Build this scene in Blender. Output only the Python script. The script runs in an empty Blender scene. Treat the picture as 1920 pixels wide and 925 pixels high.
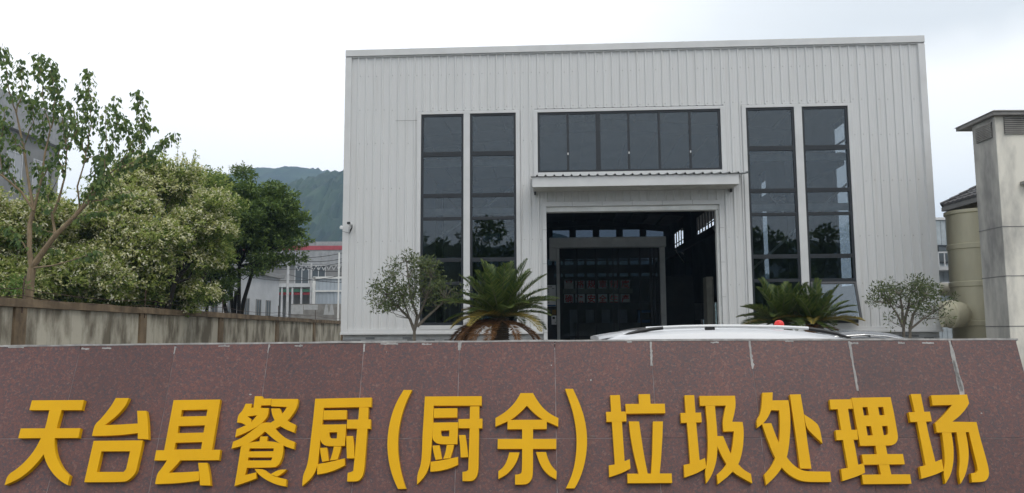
import bpy, bmesh, math, random
import numpy as np
from mathutils import Vector, Matrix
from mathutils.geometry import tessellate_polygon
random.seed(7); rng = np.random.default_rng(11)
S = bpy.context.scene
COL = S.collection
PI = math.pi

# ------------------------------------------------------------------ camera
FPX, PITCH, ROLL, EYE = 1500.0, math.radians(6.18), math.radians(0.3), 1.6
cam = bpy.data.cameras.new('camera'); camo = bpy.data.objects.new('camera', cam); COL.objects.link(camo)
cam.sensor_width = 36.0; cam.lens = FPX / 1920 * 36; cam.clip_start = 0.05; cam.clip_end = 6000
R_ = Vector((1, 0, 0)); U_ = Vector((0, -math.sin(PITCH), math.cos(PITCH))); F_ = Vector((0, math.cos(PITCH), math.sin(PITCH)))
cx_ = R_ * math.cos(ROLL) - U_ * math.sin(ROLL); cy_ = R_ * math.sin(ROLL) + U_ * math.cos(ROLL)
M_ = Matrix((cx_, cy_, -F_)).transposed().to_4x4(); M_.translation = (0, 0, EYE)
camo.matrix_world = M_
S.camera = camo
S.render.resolution_x, S.render.resolution_y = 1024, 493

# ------------------------------------------------------------------ overcast sky, soft sun, exposure
SUN_EL, SUN_AZ = math.radians(55), math.radians(150)        # azimuth from +Y towards +X
W = bpy.data.worlds.new('World'); S.world = W; W.use_nodes = True
nt = W.node_tree; nt.nodes.clear()
def wn(t, **k):
    n = nt.nodes.new(t)
    for a, b in k.items(): setattr(n, a, b)
    return n
sky = wn('ShaderNodeTexSky', sky_type='NISHITA', sun_disc=False, sun_elevation=SUN_EL, sun_rotation=SUN_AZ)
tc = wn('ShaderNodeTexCoord')
mp = wn('ShaderNodeMapping'); mp.inputs['Scale'].default_value = (1.0, 1.0, 2.2); mp.inputs['Location'].default_value = (0.35, 0.0, 0.1)
nz = wn('ShaderNodeTexNoise'); nz.inputs['Scale'].default_value = 1.9; nz.inputs['Detail'].default_value = 5; nz.inputs['Roughness'].default_value = 0.5
rp = wn('ShaderNodeValToRGB')
rp.color_ramp.elements[0].position = 0.36; rp.color_ramp.elements[0].color = (7.5, 7.75, 7.9, 1)
rp.color_ramp.elements[1].position = 0.56; rp.color_ramp.elements[1].color = (9.8, 9.85, 9.9, 1)
mx = wn('ShaderNodeMix', data_type='RGBA'); mx.inputs['Factor'].default_value = 0.96
bg = wn('ShaderNodeBackground'); bg.inputs['Strength'].default_value = 0.1
out = wn('ShaderNodeOutputWorld')
L = nt.links.new
L(tc.outputs['Generated'], mp.inputs['Vector']); L(mp.outputs['Vector'], nz.inputs['Vector']); L(nz.outputs['Fac'], rp.inputs['Fac'])
# a brighter cloud patch to the front left, apart from the sun's direction
dt = wn('ShaderNodeVectorMath', operation='DOT_PRODUCT'); dt.inputs[1].default_value = Vector((-.62, .72, .33)).normalized()
r2 = wn('ShaderNodeMapRange', interpolation_type='SMOOTHSTEP'); r2.inputs['From Min'].default_value = .45; r2.inputs['From Max'].default_value = .95; r2.inputs['To Min'].default_value = 0; r2.inputs['To Max'].default_value = 1
gl_ = wn('ShaderNodeMix', data_type='RGBA'); gl_.inputs['B'].default_value = (12.5, 12.5, 12.4, 1)
L(tc.outputs['Generated'], dt.inputs[0]); L(dt.outputs['Value'], r2.inputs['Value']); L(r2.outputs['Result'], gl_.inputs['Factor']); L(rp.outputs['Color'], gl_.inputs['A'])
# a lighter band of thin cloud low over the horizon
sp_ = wn('ShaderNodeSeparateXYZ'); r3 = wn('ShaderNodeMapRange', interpolation_type='SMOOTHSTEP'); r3.inputs['From Min'].default_value = .33; r3.inputs['From Max'].default_value = .27; r3.inputs['To Max'].default_value = .85
bd = wn('ShaderNodeMix', data_type='RGBA'); bd.inputs['B'].default_value = (11.9, 11.7, 11.35, 1)
n4 = wn('ShaderNodeTexNoise'); n4.inputs['Scale'].default_value = 3.5; n4.inputs['Detail'].default_value = 4
ad = wn('ShaderNodeMath', operation='MULTIPLY_ADD'); ad.inputs[1].default_value = .12; L(n4.outputs['Fac'], ad.inputs[0]); L(tc.outputs['Generated'], n4.inputs['Vector'])
L(tc.outputs['Generated'], sp_.inputs['Vector']); L(sp_.outputs['Z'], ad.inputs[2]); L(ad.outputs['Value'], r3.inputs['Value']); r3.inputs['From Min'].default_value = .39; r3.inputs['From Max'].default_value = .33
L(r3.outputs['Result'], bd.inputs['Factor']); L(gl_.outputs['Result'], bd.inputs['A'])
L(sky.outputs['Color'], mx.inputs['A']); L(bd.outputs['Result'], mx.inputs['B']); L(mx.outputs['Result'], bg.inputs['Color'])
L(bg.outputs['Background'], out.inputs['Surface'])
sun = bpy.data.lights.new('sun', 'SUN'); sun.energy = 1.1; sun.angle = math.radians(40); sun.color = (1, 0.96, 0.9)
suno = bpy.data.objects.new('sun', sun); COL.objects.link(suno)
sd = Vector((math.sin(SUN_AZ) * math.cos(SUN_EL), math.cos(SUN_AZ) * math.cos(SUN_EL), math.sin(SUN_EL)))
suno.rotation_euler = sd.to_track_quat('Z', 'Y').to_euler(); suno.location = (0, 0, 60)
S.view_settings.view_transform = 'Standard'; S.view_settings.look = 'None'; S.view_settings.gamma = 1
S.view_settings.exposure = 0.42; S.view_settings.use_curve_mapping = False
S.cycles.max_bounces = 6; S.cycles.transparent_max_bounces = 24; S.cycles.volume_bounces = 0
S.cycles.caustics_reflective = False; S.cycles.caustics_refractive = False
S.cycles.use_denoising = True

# ------------------------------------------------------------------ helpers
def ray(px, py):
    u = (px - 960) / FPX; v = (462.5 - py) / FPX
    a = u * math.cos(ROLL) + v * math.sin(ROLL); b = -u * math.sin(ROLL) + v * math.cos(ROLL)
    return Vector((a, math.cos(PITCH) - b * math.sin(PITCH), math.sin(PITCH) + b * math.cos(PITCH)))
def at(px, py, Y):
    d = ray(px, py); t = Y / d.y
    return Vector((d.x * t, Y, EYE + d.z * t))

class MB:
    def __init__(s): s.v = []; s.f = []; s.m = []
    def add(s, vs, fs, mi=0):
        o = len(s.v); s.v += [tuple(p) for p in vs]; s.f += [tuple(i + o for i in f) for f in fs]; s.m += [mi] * len(fs)
        return s
    def box(s, x0, x1, y0, y1, z0, z1, mi=0):
        return s.add([(x0,y0,z0),(x1,y0,z0),(x1,y1,z0),(x0,y1,z0),(x0,y0,z1),(x1,y0,z1),(x1,y1,z1),(x0,y1,z1)],
              [(0,3,2,1),(4,5,6,7),(0,1,5,4),(1,2,6,5),(2,3,7,6),(3,0,4,7)], mi)
    def bar(s, a, b, w, h, mi=0, up=(0,0,1)):
        a = Vector(a); b = Vector(b); d = (b - a).normalized(); u = Vector(up)
        if abs(d.dot(u)) > .98: u = Vector((0,1,0))
        r = d.cross(u).normalized() * w / 2; u = r.normalized().cross(d) * h / 2
        vs = [a-r-u, a+r-u, a+r+u, a-r+u, b-r-u, b+r-u, b+r+u, b-r+u]
        return s.add(vs, [(0,1,2,3),(4,7,6,5),(0,4,5,1),(1,5,6,2),(2,6,7,3),(3,7,4,0)], mi)
    def tube(s, pts, rads, n=8, mi=0, cap=True):
        pts = [Vector(p) for p in pts]
        if not hasattr(rads, '__len__'): rads = [rads] * len(pts)
        vs = []; ref = Vector((0.31, 0.17, 0.93))
        for i, p in enumerate(pts):
            d = (pts[min(i+1, len(pts)-1)] - pts[max(i-1, 0)])
            d = d.normalized() if d.length > 1e-9 else Vector((0,0,1))
            if abs(d.dot(ref)) > .95: ref = Vector((0.9, 0.3, 0.1))
            a = d.cross(ref).normalized(); b = d.cross(a)
            vs += [p + (a * math.cos(2*PI*k/n) + b * math.sin(2*PI*k/n)) * rads[i] for k in range(n)]
        fs = [(i*n+k, i*n+(k+1) % n, (i+1)*n+(k+1) % n, (i+1)*n+k) for i in range(len(pts)-1) for k in range(n)]
        if cap: fs += [tuple(range(n))[::-1], tuple(range((len(pts)-1)*n, len(pts)*n))]
        return s.add(vs, fs, mi)
    def lathe(s, c, prof, n=24, mi=0, axis='z'):
        vs = []
        for r, h in prof:
            for k in range(n):
                a = 2*PI*k/n; p = (r*math.cos(a), r*math.sin(a), h)
                if axis == 'x': p = (h, p[0], p[1])
                if axis == 'y': p = (p[0], h, p[1])
                vs.append((c[0]+p[0], c[1]+p[1], c[2]+p[2]))
        fs = [(i*n+k, i*n+(k+1) % n, (i+1)*n+(k+1) % n, (i+1)*n+k) for i in range(len(prof)-1) for k in range(n)]
        fs += [tuple(range(n))[::-1], tuple(range((len(prof)-1)*n, len(prof)*n))]
        return s.add(vs, fs, mi)
    def poly(s, loops, z0, z1, mi=0, tf=None):
        """flat shape with holes in x,y; from z0 (back) to z1 (front)"""
        L3 = [[Vector((p[0], p[1], 0)) for p in lp] for lp in loops]
        flat = [p for lp in L3 for p in lp]; n = len(flat)
        tris = tessellate_polygon(L3)
        vs = [(p.x, p.y, z1) for p in flat] + [(p.x, p.y, z0) for p in flat]
        fs = []
        for a, b, c in tris:
            if (flat[b]-flat[a]).cross(flat[c]-flat[a]).z < 0: b, c = c, b
            fs += [(a, b, c), (c+n, b+n, a+n)]
        o = 0
        for lp in L3:
            m = len(lp)
            ar = sum(lp[i].x*lp[(i+1) % m].y - lp[(i+1) % m].x*lp[i].y for i in range(m))
            ccw = (ar > 0) == (lp is L3[0])
            for i in range(m):
                a, b = o+i, o+(i+1) % m
                fs.append((a, a+n, b+n, b) if ccw else (b, b+n, a+n, a))
            o += m
        if tf: vs = [tf(p) for p in vs]
        return s.add(vs, fs, mi)
    def build(s, name, mats, parent=None, smooth=False, bevel=0):
        me = bpy.data.meshes.new(name); me.from_pydata(s.v, [], s.f)
        if not isinstance(mats, (list, tuple)): mats = [mats]
        for m in mats: me.materials.append(m)
        if len(mats) > 1: me.polygons.foreach_set('material_index', s.m)
        if smooth:
            me.polygons.foreach_set('use_smooth', [True]*len(me.polygons))
            try: me.set_sharp_from_angle(angle=math.radians(40))
            except Exception: pass
        me.update()
        o = bpy.data.objects.new(name, me); COL.objects.link(o)
        if parent: o.parent = parent
        if bevel:
            b = o.modifiers.new('bevel', 'BEVEL'); b.width = bevel; b.segments = 2; b.limit_method = 'ANGLE'
        return o

def tag(o, label=None, cat=None, group=None, kind=None):
    if label: o['label'] = label
    if cat: o['category'] = cat
    if group: o['group'] = group
    if kind: o['kind'] = kind
    return o
def empty(name, loc, label, cat, group=None, rz=0.0):
    o = bpy.data.objects.new(name, None); COL.objects.link(o); o.location = loc; o.rotation_euler = (0, 0, rz)
    o.empty_display_size = .2
    return tag(o, label, cat, group)

# ------------------------------------------------------------------ materials
def lin(c):
    return tuple((x/255/12.92 if x/255 <= .04045 else ((x/255+.055)/1.055)**2.4) for x in c)
def mat(name, col, rough=.6, var=.12, scale=3.0, stretch=(1,1,1), col2=None, bump=0.0, bscale=40., metal=0., spec=.5, detail=5, lo=.35, hi=.65, streak=0.0):
    """principled with two-tone noise variation in object space"""
    m = bpy.data.materials.new(name); m.use_nodes = True; t = m.node_tree; N = t.nodes; P = N['Principled BSDF']
    c2 = col2 or tuple(max(0, x*(1-var*2)) for x in col)
    co = N.new('ShaderNodeTexCoord'); ma = N.new('ShaderNodeMapping'); ma.inputs['Scale'].default_value = stretch
    nz = N.new('ShaderNodeTexNoise'); nz.inputs['Scale'].default_value = scale; nz.inputs['Detail'].default_value = detail; nz.inputs['Roughness'].default_value = .6
    r = N.new('ShaderNodeValToRGB'); r.color_ramp.elements[0].position = lo; r.color_ramp.elements[1].position = hi
    r.color_ramp.elements[0].color = (*c2, 1); r.color_ramp.elements[1].color = (*col, 1)
    t.links.new(co.outputs['Object'], ma.inputs['Vector']); t.links.new(ma.outputs['Vector'], nz.inputs['Vector'])
    t.links.new(nz.outputs['Fac'], r.inputs['Fac']); t.links.new(r.outputs['Color'], P.inputs['Base Color'])
    P.inputs['Roughness'].default_value = rough; P.inputs['Metallic'].default_value = metal; P.inputs['Specular IOR Level'].default_value = spec
    if streak:
        m3 = N.new('ShaderNodeMapping'); m3.inputs['Scale'].default_value = (7, 7, .22); n3 = N.new('ShaderNodeTexNoise'); n3.inputs['Scale'].default_value = 1.0; n3.inputs['Detail'].default_value = 6; n3.inputs['Roughness'].default_value = .7
        r3_ = N.new('ShaderNodeValToRGB'); r3_.color_ramp.elements[0].position = .28; r3_.color_ramp.elements[1].position = .46; v_ = 1-streak; r3_.color_ramp.elements[0].color = (v_, v_*.985, v_*.96, 1)
        mu = N.new('ShaderNodeMix'); mu.data_type = 'RGBA'; mu.blend_type = 'MULTIPLY'; mu.inputs['Factor'].default_value = 1
        t.links.new(co.outputs['Object'], m3.inputs['Vector']); t.links.new(m3.outputs['Vector'], n3.inputs['Vector']); t.links.new(n3.outputs['Fac'], r3_.inputs['Fac'])
        t.links.new(r.outputs['Color'], mu.inputs['A']); t.links.new(r3_.outputs['Color'], mu.inputs['B']); t.links.new(mu.outputs['Result'], P.inputs['Base Color'])
    if bump:
        n2 = N.new('ShaderNodeTexNoise'); n2.inputs['Scale'].default_value = bscale; n2.inputs['Detail'].default_value = 4
        b = N.new('ShaderNodeBump'); b.inputs['Strength'].default_value = bump; b.inputs['Distance'].default_value = .02
        t.links.new(co.outputs['Object'], n2.inputs['Vector']); t.links.new(n2.outputs['Fac'], b.inputs['Height']); t.links.new(b.outputs['Normal'], P.inputs['Normal'])
    return m
def leafmat(name, cols, trans=.25, rough=.5, spec=.3):
    """leaf colours picked per leaf"""
    m = bpy.data.materials.new(name); m.use_nodes = True; t = m.node_tree; N = t.nodes; P = N['Principled BSDF']
    g = N.new('ShaderNodeNewGeometry'); r = N.new('ShaderNodeValToRGB')
    while len(r.color_ramp.elements) < len(cols): r.color_ramp.elements.new(.5)
    for i, c in enumerate(cols):
        r.color_ramp.elements[i].position = i/(len(cols)-1); r.color_ramp.elements[i].color = (*c, 1)
    t.links.new(g.outputs['Random Per Island'], r.inputs['Fac']); t.links.new(r.outputs['Color'], P.inputs['Base Color'])
    P.inputs['Roughness'].default_value = rough; P.inputs['Specular IOR Level'].default_value = spec
    tr = N.new('ShaderNodeBsdfTranslucent'); t.links.new(r.outputs['Color'], tr.inputs['Color'])
    mxs = N.new('ShaderNodeMixShader'); mxs.inputs['Fac'].default_value = trans
    o = N['Material Output']
    t.links.new(P.outputs['BSDF'], mxs.inputs[1]); t.links.new(tr.outputs['BSDF'], mxs.inputs[2]); t.links.new(mxs.outputs['Shader'], o.inputs['Surface'])
    return m
def glassmat(name, tint, refl=1.0, ior=1.5, rough=.01, wav=0.0):
    """thin tinted pane: see-through tint plus a Fresnel mirror"""
    m = bpy.data.materials.new(name); m.use_nodes = True; t = m.node_tree; N = t.nodes; N.remove(N['Principled BSDF'])
    tr = N.new('ShaderNodeBsdfTransparent'); tr.inputs['Color'].default_value = (*tint, 1)
    gl = N.new('ShaderNodeBsdfGlossy'); gl.inputs['Roughness'].default_value = rough; gl.inputs['Color'].default_value = (.80*refl, .91*refl, 1.0*refl, 1)
    fr = N.new('ShaderNodeFresnel'); fr.inputs['IOR'].default_value = ior
    mxs = N.new('ShaderNodeMixShader'); o = N['Material Output']
    if wav:
        co = N.new('ShaderNodeTexCoord'); nz = N.new('ShaderNodeTexNoise'); nz.inputs['Scale'].default_value = .8
        b = N.new('ShaderNodeBump'); b.inputs['Strength'].default_value = wav; b.inputs['Distance'].default_value = .02
        t.links.new(co.outputs['Object'], nz.inputs['Vector']); t.links.new(nz.outputs['Fac'], b.inputs['Height']); t.links.new(b.outputs['Normal'], gl.inputs['Normal'])
    t.links.new(fr.outputs['Fac'], mxs.inputs['Fac']); t.links.new(tr.outputs['BSDF'], mxs.inputs[1]); t.links.new(gl.outputs['BSDF'], mxs.inputs[2])
    t.links.new(mxs.outputs['Shader'], o.inputs['Surface'])
    return m

M = {}
M['cladding'] = mat('white_cladding', (.635,.64,.64), .42, .05, 1.6, (1,1,.07), col2=(.595,.60,.598), detail=7, lo=.25, hi=.65, streak=.10, bump=.10, bscale=1.7)
M['trim'] = mat('white_trim', (.64,.645,.645), .4, .05, 1.2)
M['screw'] = mat('screw_head', (.2,.2,.2), .5)
M['frame'] = mat('dark_window_frame', (.020,.024,.030), .4, .1, 3)
M['glass'] = glassmat('blue_grey_glass', (.36,.40,.43), 1.06, 1.84, wav=.03)
M['clear'] = glassmat('clear_glass', (.78,.82,.84), 1.0, 1.45)
M['dirtyglass'] = glassmat('dusty_glass', (.07,.09,.115), .5, 1.3)
M['sideglass'] = glassmat('dusty_side_glass', (.58,.61,.63), .4, 1.15)
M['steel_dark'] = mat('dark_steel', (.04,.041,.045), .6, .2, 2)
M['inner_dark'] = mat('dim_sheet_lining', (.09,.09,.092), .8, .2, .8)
M['inner_floor'] = mat('hall_floor', (.30,.30,.29), .5, .2, .7)
M['portal'] = mat('grey_door_frame', (.80,.81,.79), .45, .08, 2)
M['concrete'] = mat('concrete', (.30,.29,.27), .9, .2, 1.5, bump=.2)
M['asphalt'] = mat('yard_concrete', (.28,.275,.26), .9, .2, .5, bump=.15)
M['bark'] = mat('brown_bark', (.10,.075,.05), .9, .2, 9, bump=.5)
M['pale_bark'] = mat('pale_bark', (.27,.20,.12), .9, .2, 8, (1,1,.4), bump=.3)
M['dark_bark'] = mat('dark_bark', (.035,.03,.024), .9, .2, 9, bump=.5)
M['grey_bark'] = mat('grey_bark', (.20,.175,.14), .9, .2, 9, bump=.4)
M['black'] = mat('black_plastic', (.015,.015,.016), .5)
M['white_paint'] = mat('white_paint', (.72,.73,.74), .35, .03, 1)
M['rubber'] = mat('rubber', (.02,.02,.02), .8)
M['alloy'] = mat('alloy', (.5,.5,.5), .3, metal=.8)
M['red_plastic'] = mat('red_plastic', (.70,.02,.015), .3, .03)
M['chrome'] = mat('chrome', (.7,.7,.7), .15, .02, metal=1.)
M['carglass'] = glassmat('car_glass', (.08,.09,.1), 1.0, 1.5)

# ------------------------------------------------------------------ ground, hills
def ground_h(x, y):
    t = min(1, max(0, (y - 11.5) / 5.0)); return .5 * t * t * (3 - 2*t)
g = MB()
ys = [-1500, -200, -60, -20, 0, 4, 7, 9, 10, 11] + [11.5 + .5*i for i in range(11)] + [18, 20, 24, 30, 45, 70, 110, 200, 500, 1200, 2600]
xs = [-2500, -600, -150, -60, -30, -20, -12, -6, 0, 6, 12, 20, 30, 60, 150, 600, 2500]
vs = [(x, y, ground_h(x, y)) for y in ys for x in xs]; nx = len(xs)
g.add(vs, [(j*nx+i, j*nx+i+1, (j+1)*nx+i+1, (j+1)*nx+i) for j in range(len(ys)-1) for i in range(nx-1)])
tag(g.build('ground', M['asphalt'], smooth=True), kind='structure')

def hill(name, prof, Y, depth, m, seed, rough=4.0, n=260, rows=46):
    """prof: list of (pixel x, pixel y) of the ridge as seen from the road, built at distance Y"""
    pts = [at(px, py, Y) for px, py in prof]
    X = np.linspace(pts[0].x, pts[-1].x, n); H = np.interp(X, [p.x for p in pts], [p.z for p in pts])
    r = np.random.default_rng(seed); vs = []
    k = np.ones(5)/5
    big = np.interp(np.arange(n), np.arange(0, n+20, 20), r.normal(0, 1, len(np.arange(0, n+20, 20))))
    for j in range(rows):
        t = j/(rows-1)                                   # 0 at the foot nearest, 1 at the ridge, then down behind
        prof_t = math.sin(min(t/.8, 1)*PI/2)**1.15 if t <= .8 else max(0, 1-((t-.8)/.2)**2)
        wob = np.convolve(r.normal(0, 1, n), k, 'same')*rough + r.normal(0, rough*.8, n)
        rid = big*rough*5*math.sin(PI*min(1, t/.8))
        for i in range(n):
            z = H[i]*prof_t + (wob[i] + rid[i]*(.4 if t < .75 else 0))*(0.0 if j in (0, rows-1) else (1 if t < .76 else .45))
            vs.append((X[i], Y - depth*(.8-t) + big[i]*10, max(z, -2) if 0 < j < rows-1 else -3))
    mb = MB(); mb.add(vs, [(j*n+i, j*n+i+1, (j+1)*n+i+1, (j+1)*n+i) for j in range(rows-1) for i in range(n-1)])
    return tag(mb.build(name, m, smooth=True), kind='structure')
M['hill'] = mat('wooded_hillside', (.030,.054,.02), .95, .3, .035, col2=(.008,.018,.009), detail=9, bump=0)
hill('far_hills', [(-300,520),(60,470),(250,420),(400,372),(470,345),(500,334),(540,328),(580,326),(610,330),(645,334),(760,350),(950,420),(1200,500),(1500,560),(2000,600)], 1250, 700, M['hill'], 3, 3.0)
hill('near_hills', [(330,600),(420,520),(490,440),(530,402),(570,372),(600,354),(625,344),(650,338),(720,330),(850,360),(1050,470),(1300,560),(1500,610)], 820, 480, M['hill'], 5, 2.4)
hill('hills_behind', [(-900,560),(-500,500),(0,470),(500,455),(960,470),(1500,440),(2200,480),(2900,560)], 900, 500, M['hill'], 8, 3.0, n=120, rows=24).rotation_euler = (0, 0, PI)

# ------------------------------------------------------------------ factory hall
Lc = Vector((-.2067*26, 26, 0)); Rc = Vector((.4928*26, .96*26, 0)); AX = (Rc - Lc).normalized()
hall = empty('factory_hall', Lc, 'large white metal-clad hall with tall dark windows and open doorway', 'building', rz=math.atan2(AX.y, AX.x))
HM = Matrix.Translation(Lc) @ Matrix.Rotation(math.atan2(AX.y, AX.x), 4, 'Z')
def on_hall(px, py, depth=0.0):
    """local (s, z) of the hall for a sight line meeting the plane 'depth' behind the facade"""
    inv = HM.inverted(); o = inv @ Vector((0, 0, EYE)); d = inv.to_3x3() @ ray(px, py)
    t = (depth - o.y) / d.y; p = o + d*t
    return p.x, p.z
G0 = .5                                                    # yard level at the hall
ZB, ZT = 1.62, 10.86
S0, S1 = -.06, 18.60
# openings s0,s1,z0,z1 (with their trim)
OPEN = [(2.28,5.64,1.74,8.92), (6.12,12.28,6.66,8.92), (6.38,12.14,1.4,5.74), (12.84,16.31,1.74,8.92)]
RIB = .272
def corr_profile(s0, s1):
    pts = []; k0 = int(math.floor(s0/RIB)) - 1
    for k in range(k0, int(s1/RIB)+2):
        c = k*RIB
        pts += [(c-.034, 0), (c-.015, -.038), (c+.015, -.038), (c+.034, 0), (c+.098,0), (c+.104,-.004), (c+.116,-.004), (c+.122,0),(c+.152,0),(c+.158,-.004),(c+.170,-.004),(c+.176,0)]
    pts.sort()
    inn = [(s, y) for s, y in pts if s0 < s < s1]
    def yat(s):
        for (a, ya), (b, yb) in zip(pts, pts[1:]):
            if a <= s <= b: return ya + (yb-ya)*(s-a)/max(b-a, 1e-9)
        return 0
    return [(s0, yat(s0))] + inn + [(s1, yat(s1))]
wb = MB()
def clad(s0, s1, z0, z1):
    P = corr_profile(s0, s1); n = len(P)
    wb.add([(s, y, z0) for s, y in P] + [(s, y, z1) for s, y in P], [(i, i+1, n+i+1, n+i) for i in range(n-1)])
ss = sorted({S0, S1} | {o[0] for o in OPEN} | {o[1] for o in OPEN})
for a, b in zip(ss, ss[1:]):
    holes = sorted((o[2], o[3]) for o in OPEN if o[0] < (a+b)/2 < o[1])
    z = ZB
    for h0, h1 in holes:
        if h0 > z: clad(a, b, z, h0)
        z = max(z, h1)
    clad(a, b, z, ZT)
for zr in (10.15, 9.0, 7.85, 6.35, 4.6, 3.1):              # rows of fixing screws
    k = 0
    while k*RIB + .07 < S1:
        s = k*RIB + .066; k += 1
        if s < .2 or any(o[0]-.05 < s < o[1]+.05 and o[2]-.05 < zr < o[3]+.05 for o in OPEN) or rng.random() < .12: continue
        zz = zr + rng.normal(0, .012)
        wb.box(s-.009, s+.009, -.012, .0, zz-.009, zz+.009, 1)
# overlapping sheet joint beside the left window
wb.box(1.55, 2.27, -.0435, -.039, 8.60, 8.612, 1)
wall = wb.build('front_wall', [M['cladding'], M['screw']], hall)
t = MB()
t.box(-.16, 18.70, -.10, .12, 10.83, 11.05); t.box(-.16, 18.70, -.055, .12, 10.79, 10.826)
for a, b in ((-.16, .05), (18.49, 18.70)): t.box(a, b, -.08, .12, 1.60, 10.785)
t.build('edge_trim', M['trim'], hall, bevel=.006)
for a, b in ((-.18, 6.37), (12.15, 18.72)):
    t = MB(); t.box(a, b, -.11, .1, 1.575, 1.64); t.box(a+.03, b-.02, -.06, .1, 1.638, 1.75); t.build('base_flashing', M['trim'], hall, bevel=.004)
# brick plinth: individual grey facing tiles in the mesh
bm_ = mat('grey_mortar', (.42,.42,.41), .9)
bA = mat('grey_brick_tile', (.36,.37,.375), .85, .15, 2, bump=.2); bB = mat('dark_brick_tile', (.17,.18,.185), .85, .15, 2, bump=.2)
for a, b in ((-.1, 6.37), (12.15, 18.62)):
    pl = MB(); pl.box(a, b, -.02, .15, .3, 1.572, 0)
    r = 0; z = .36
    while z < 1.50:
        s = a - (.0 if r % 2 else .15)
        while s < b:
            e = min(s+.29, b-.005); s_ = max(s, a+.005)
            if e - s_ > .04: pl.box(s_, e, -.032, -.018, z, z+.066, 2 if rng.random() < .22 else 1)
            s += .30
        z += .076; r += 1
    pl.build('brick_plinth', [bm_, bA, bB], hall)

def window_column(s0, s1, z0, z1, cuts, name='window', skip_last=False):
    """dark frame with transoms (z list) and one pane"""
    fr = MB(); f = .075
    fr.box(s0, s0+f, -.01, .09, z0, z1); fr.box(s1-f, s1, -.01, .09, z0, z1)
    fr.box(s0+f, s1-f, -.01, .09, z1-f, z1); fr.box(s0+f, s1-f, -.01, .09, z0, z0+f*1.2)
    for c, w in cuts:
        fr.box(s0+f, s1-f, -.012, .085, c-w/2, c+w/2)
        if w > .12: fr.box(s0+f, s1-f, -.017, -.012, c-.008, c+.008)
    o = fr.build(name, M['frame'], hall)
    zz = [z1] + [c for c, w in cuts] + [z0]
    for i, (a, b) in enumerate(zip(zz, zz[1:])):           # one pane per light
        if skip_last and i == len(zz)-2: continue
        p = MB(); tw = rng.normal(0, .0012, 2); x0, x1 = s0+f*.7, s1-f*.7
        y = .03
        p.add([(x0, y+tw[0], b), (x1, y-tw[0], b), (x1, y-tw[0]+tw[1], a), (x0, y+tw[0]+tw[1], a)], [(0,1,2,3)])
        p.build('pane', M['glass'], o)
    return o
CUTS = [(7.46,.15),(6.08,.13),(5.32,.10),(3.97,.13),(3.21,.10)]
for a, b in ((2.40,3.81),(4.02,5.53)): window_column(a, b, 1.86, 8.80, CUTS)
window_column(12.97, 14.50, 1.86, 8.80, CUTS)
wlast = window_column(14.74, 16.19, 1.86, 8.80, CUTS, skip_last=True)
# top-hung sash of the last window, pushed open
sa = MB(); zt, zb = 3.14, 1.95; ang = math.radians(17)
def sw(s, h, o=0): return (s, -.03 - math.sin(ang)*h - o*math.cos(ang), zt - math.cos(ang)*h - o*-math.sin(ang))
hh = zt - zb
for (a, b, c, d) in ((14.76,14.83,0,hh+.05),(16.10,16.17,0,hh+.05),(14.83,16.10,0,.07),(14.83,16.10,hh-.02,hh+.05)):
    v = [sw(s, h, o) for o in (0, .05) for s, h in ((a,c),(b,c),(b,d),(a,d))]
    sa.add(v, [(0,1,2,3),(7,6,5,4),(0,4,5,1),(1,5,6,2),(2,6,7,3),(3,7,4,0)])
so = sa.build('opened_sash', M['frame'], hall)
sp = MB(); sp.add([sw(14.83,.07,.025), sw(16.10,.07,.025), sw(16.10,hh-.02,.025), sw(14.83,hh-.02,.025)], [(3,2,1,0)])
sp.build('pane', glassmat('open_pane_glass', (.5,.55,.6), 1.0, 2.6), so)
tag(so, 'bottom window sash pushed open at its foot')
for s in (14.80, 16.13): st = MB(); st.bar((s,.02,2.0), (s,-.33,2.05), .02, .02); st.build('stay', M['frame'], so)
# wide window above the canopy
fr = MB(); s0, s1, z0, z1 = 6.24, 12.16, 6.78, 8.79; f = .075
fr.box(s0, s0+f, -.01, .09, z0, z1); fr.box(s1-f, s1, -.01, .09, z0, z1); fr.box(s0+f, s1-f, -.01, .09, z1-f, z1); fr.box(s0+f, s1-f, -.01, .09, z0, z0+f)
pw = (s1-s0)/6
for i in range(1, 6):
    c = s0 + pw*i; w = .075 if i % 2 else (.15 if i == 2 else .07)
    fr.box(c-w/2, c+w/2, -.006 if i % 2 else -.01, .08, z0+f, z1-f)
wo = fr.build('window', M['frame'], hall)
for i in range(6):
    p = MB(); y = .02 + .012*(i % 2); tw = rng.normal(0, .0012)
    p.add([(s0+pw*i+.02, y+tw, z0+.04), (s0+pw*(i+1)-.02, y-tw, z0+.04), (s0+pw*(i+1)-.02, y-tw, z1-.04), (s0+pw*i+.02, y+tw, z1-.04)], [(0,1,2,3)])
    p.build('pane', M['glass'], wo)
for i in (1, 3, 5): lk = MB(); lk.box(s0+pw*i-.018, s0+pw*i+.018, -.03, -.011, 7.36, 7.43); lk.build('latch', M['white_paint'], wo)
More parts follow.
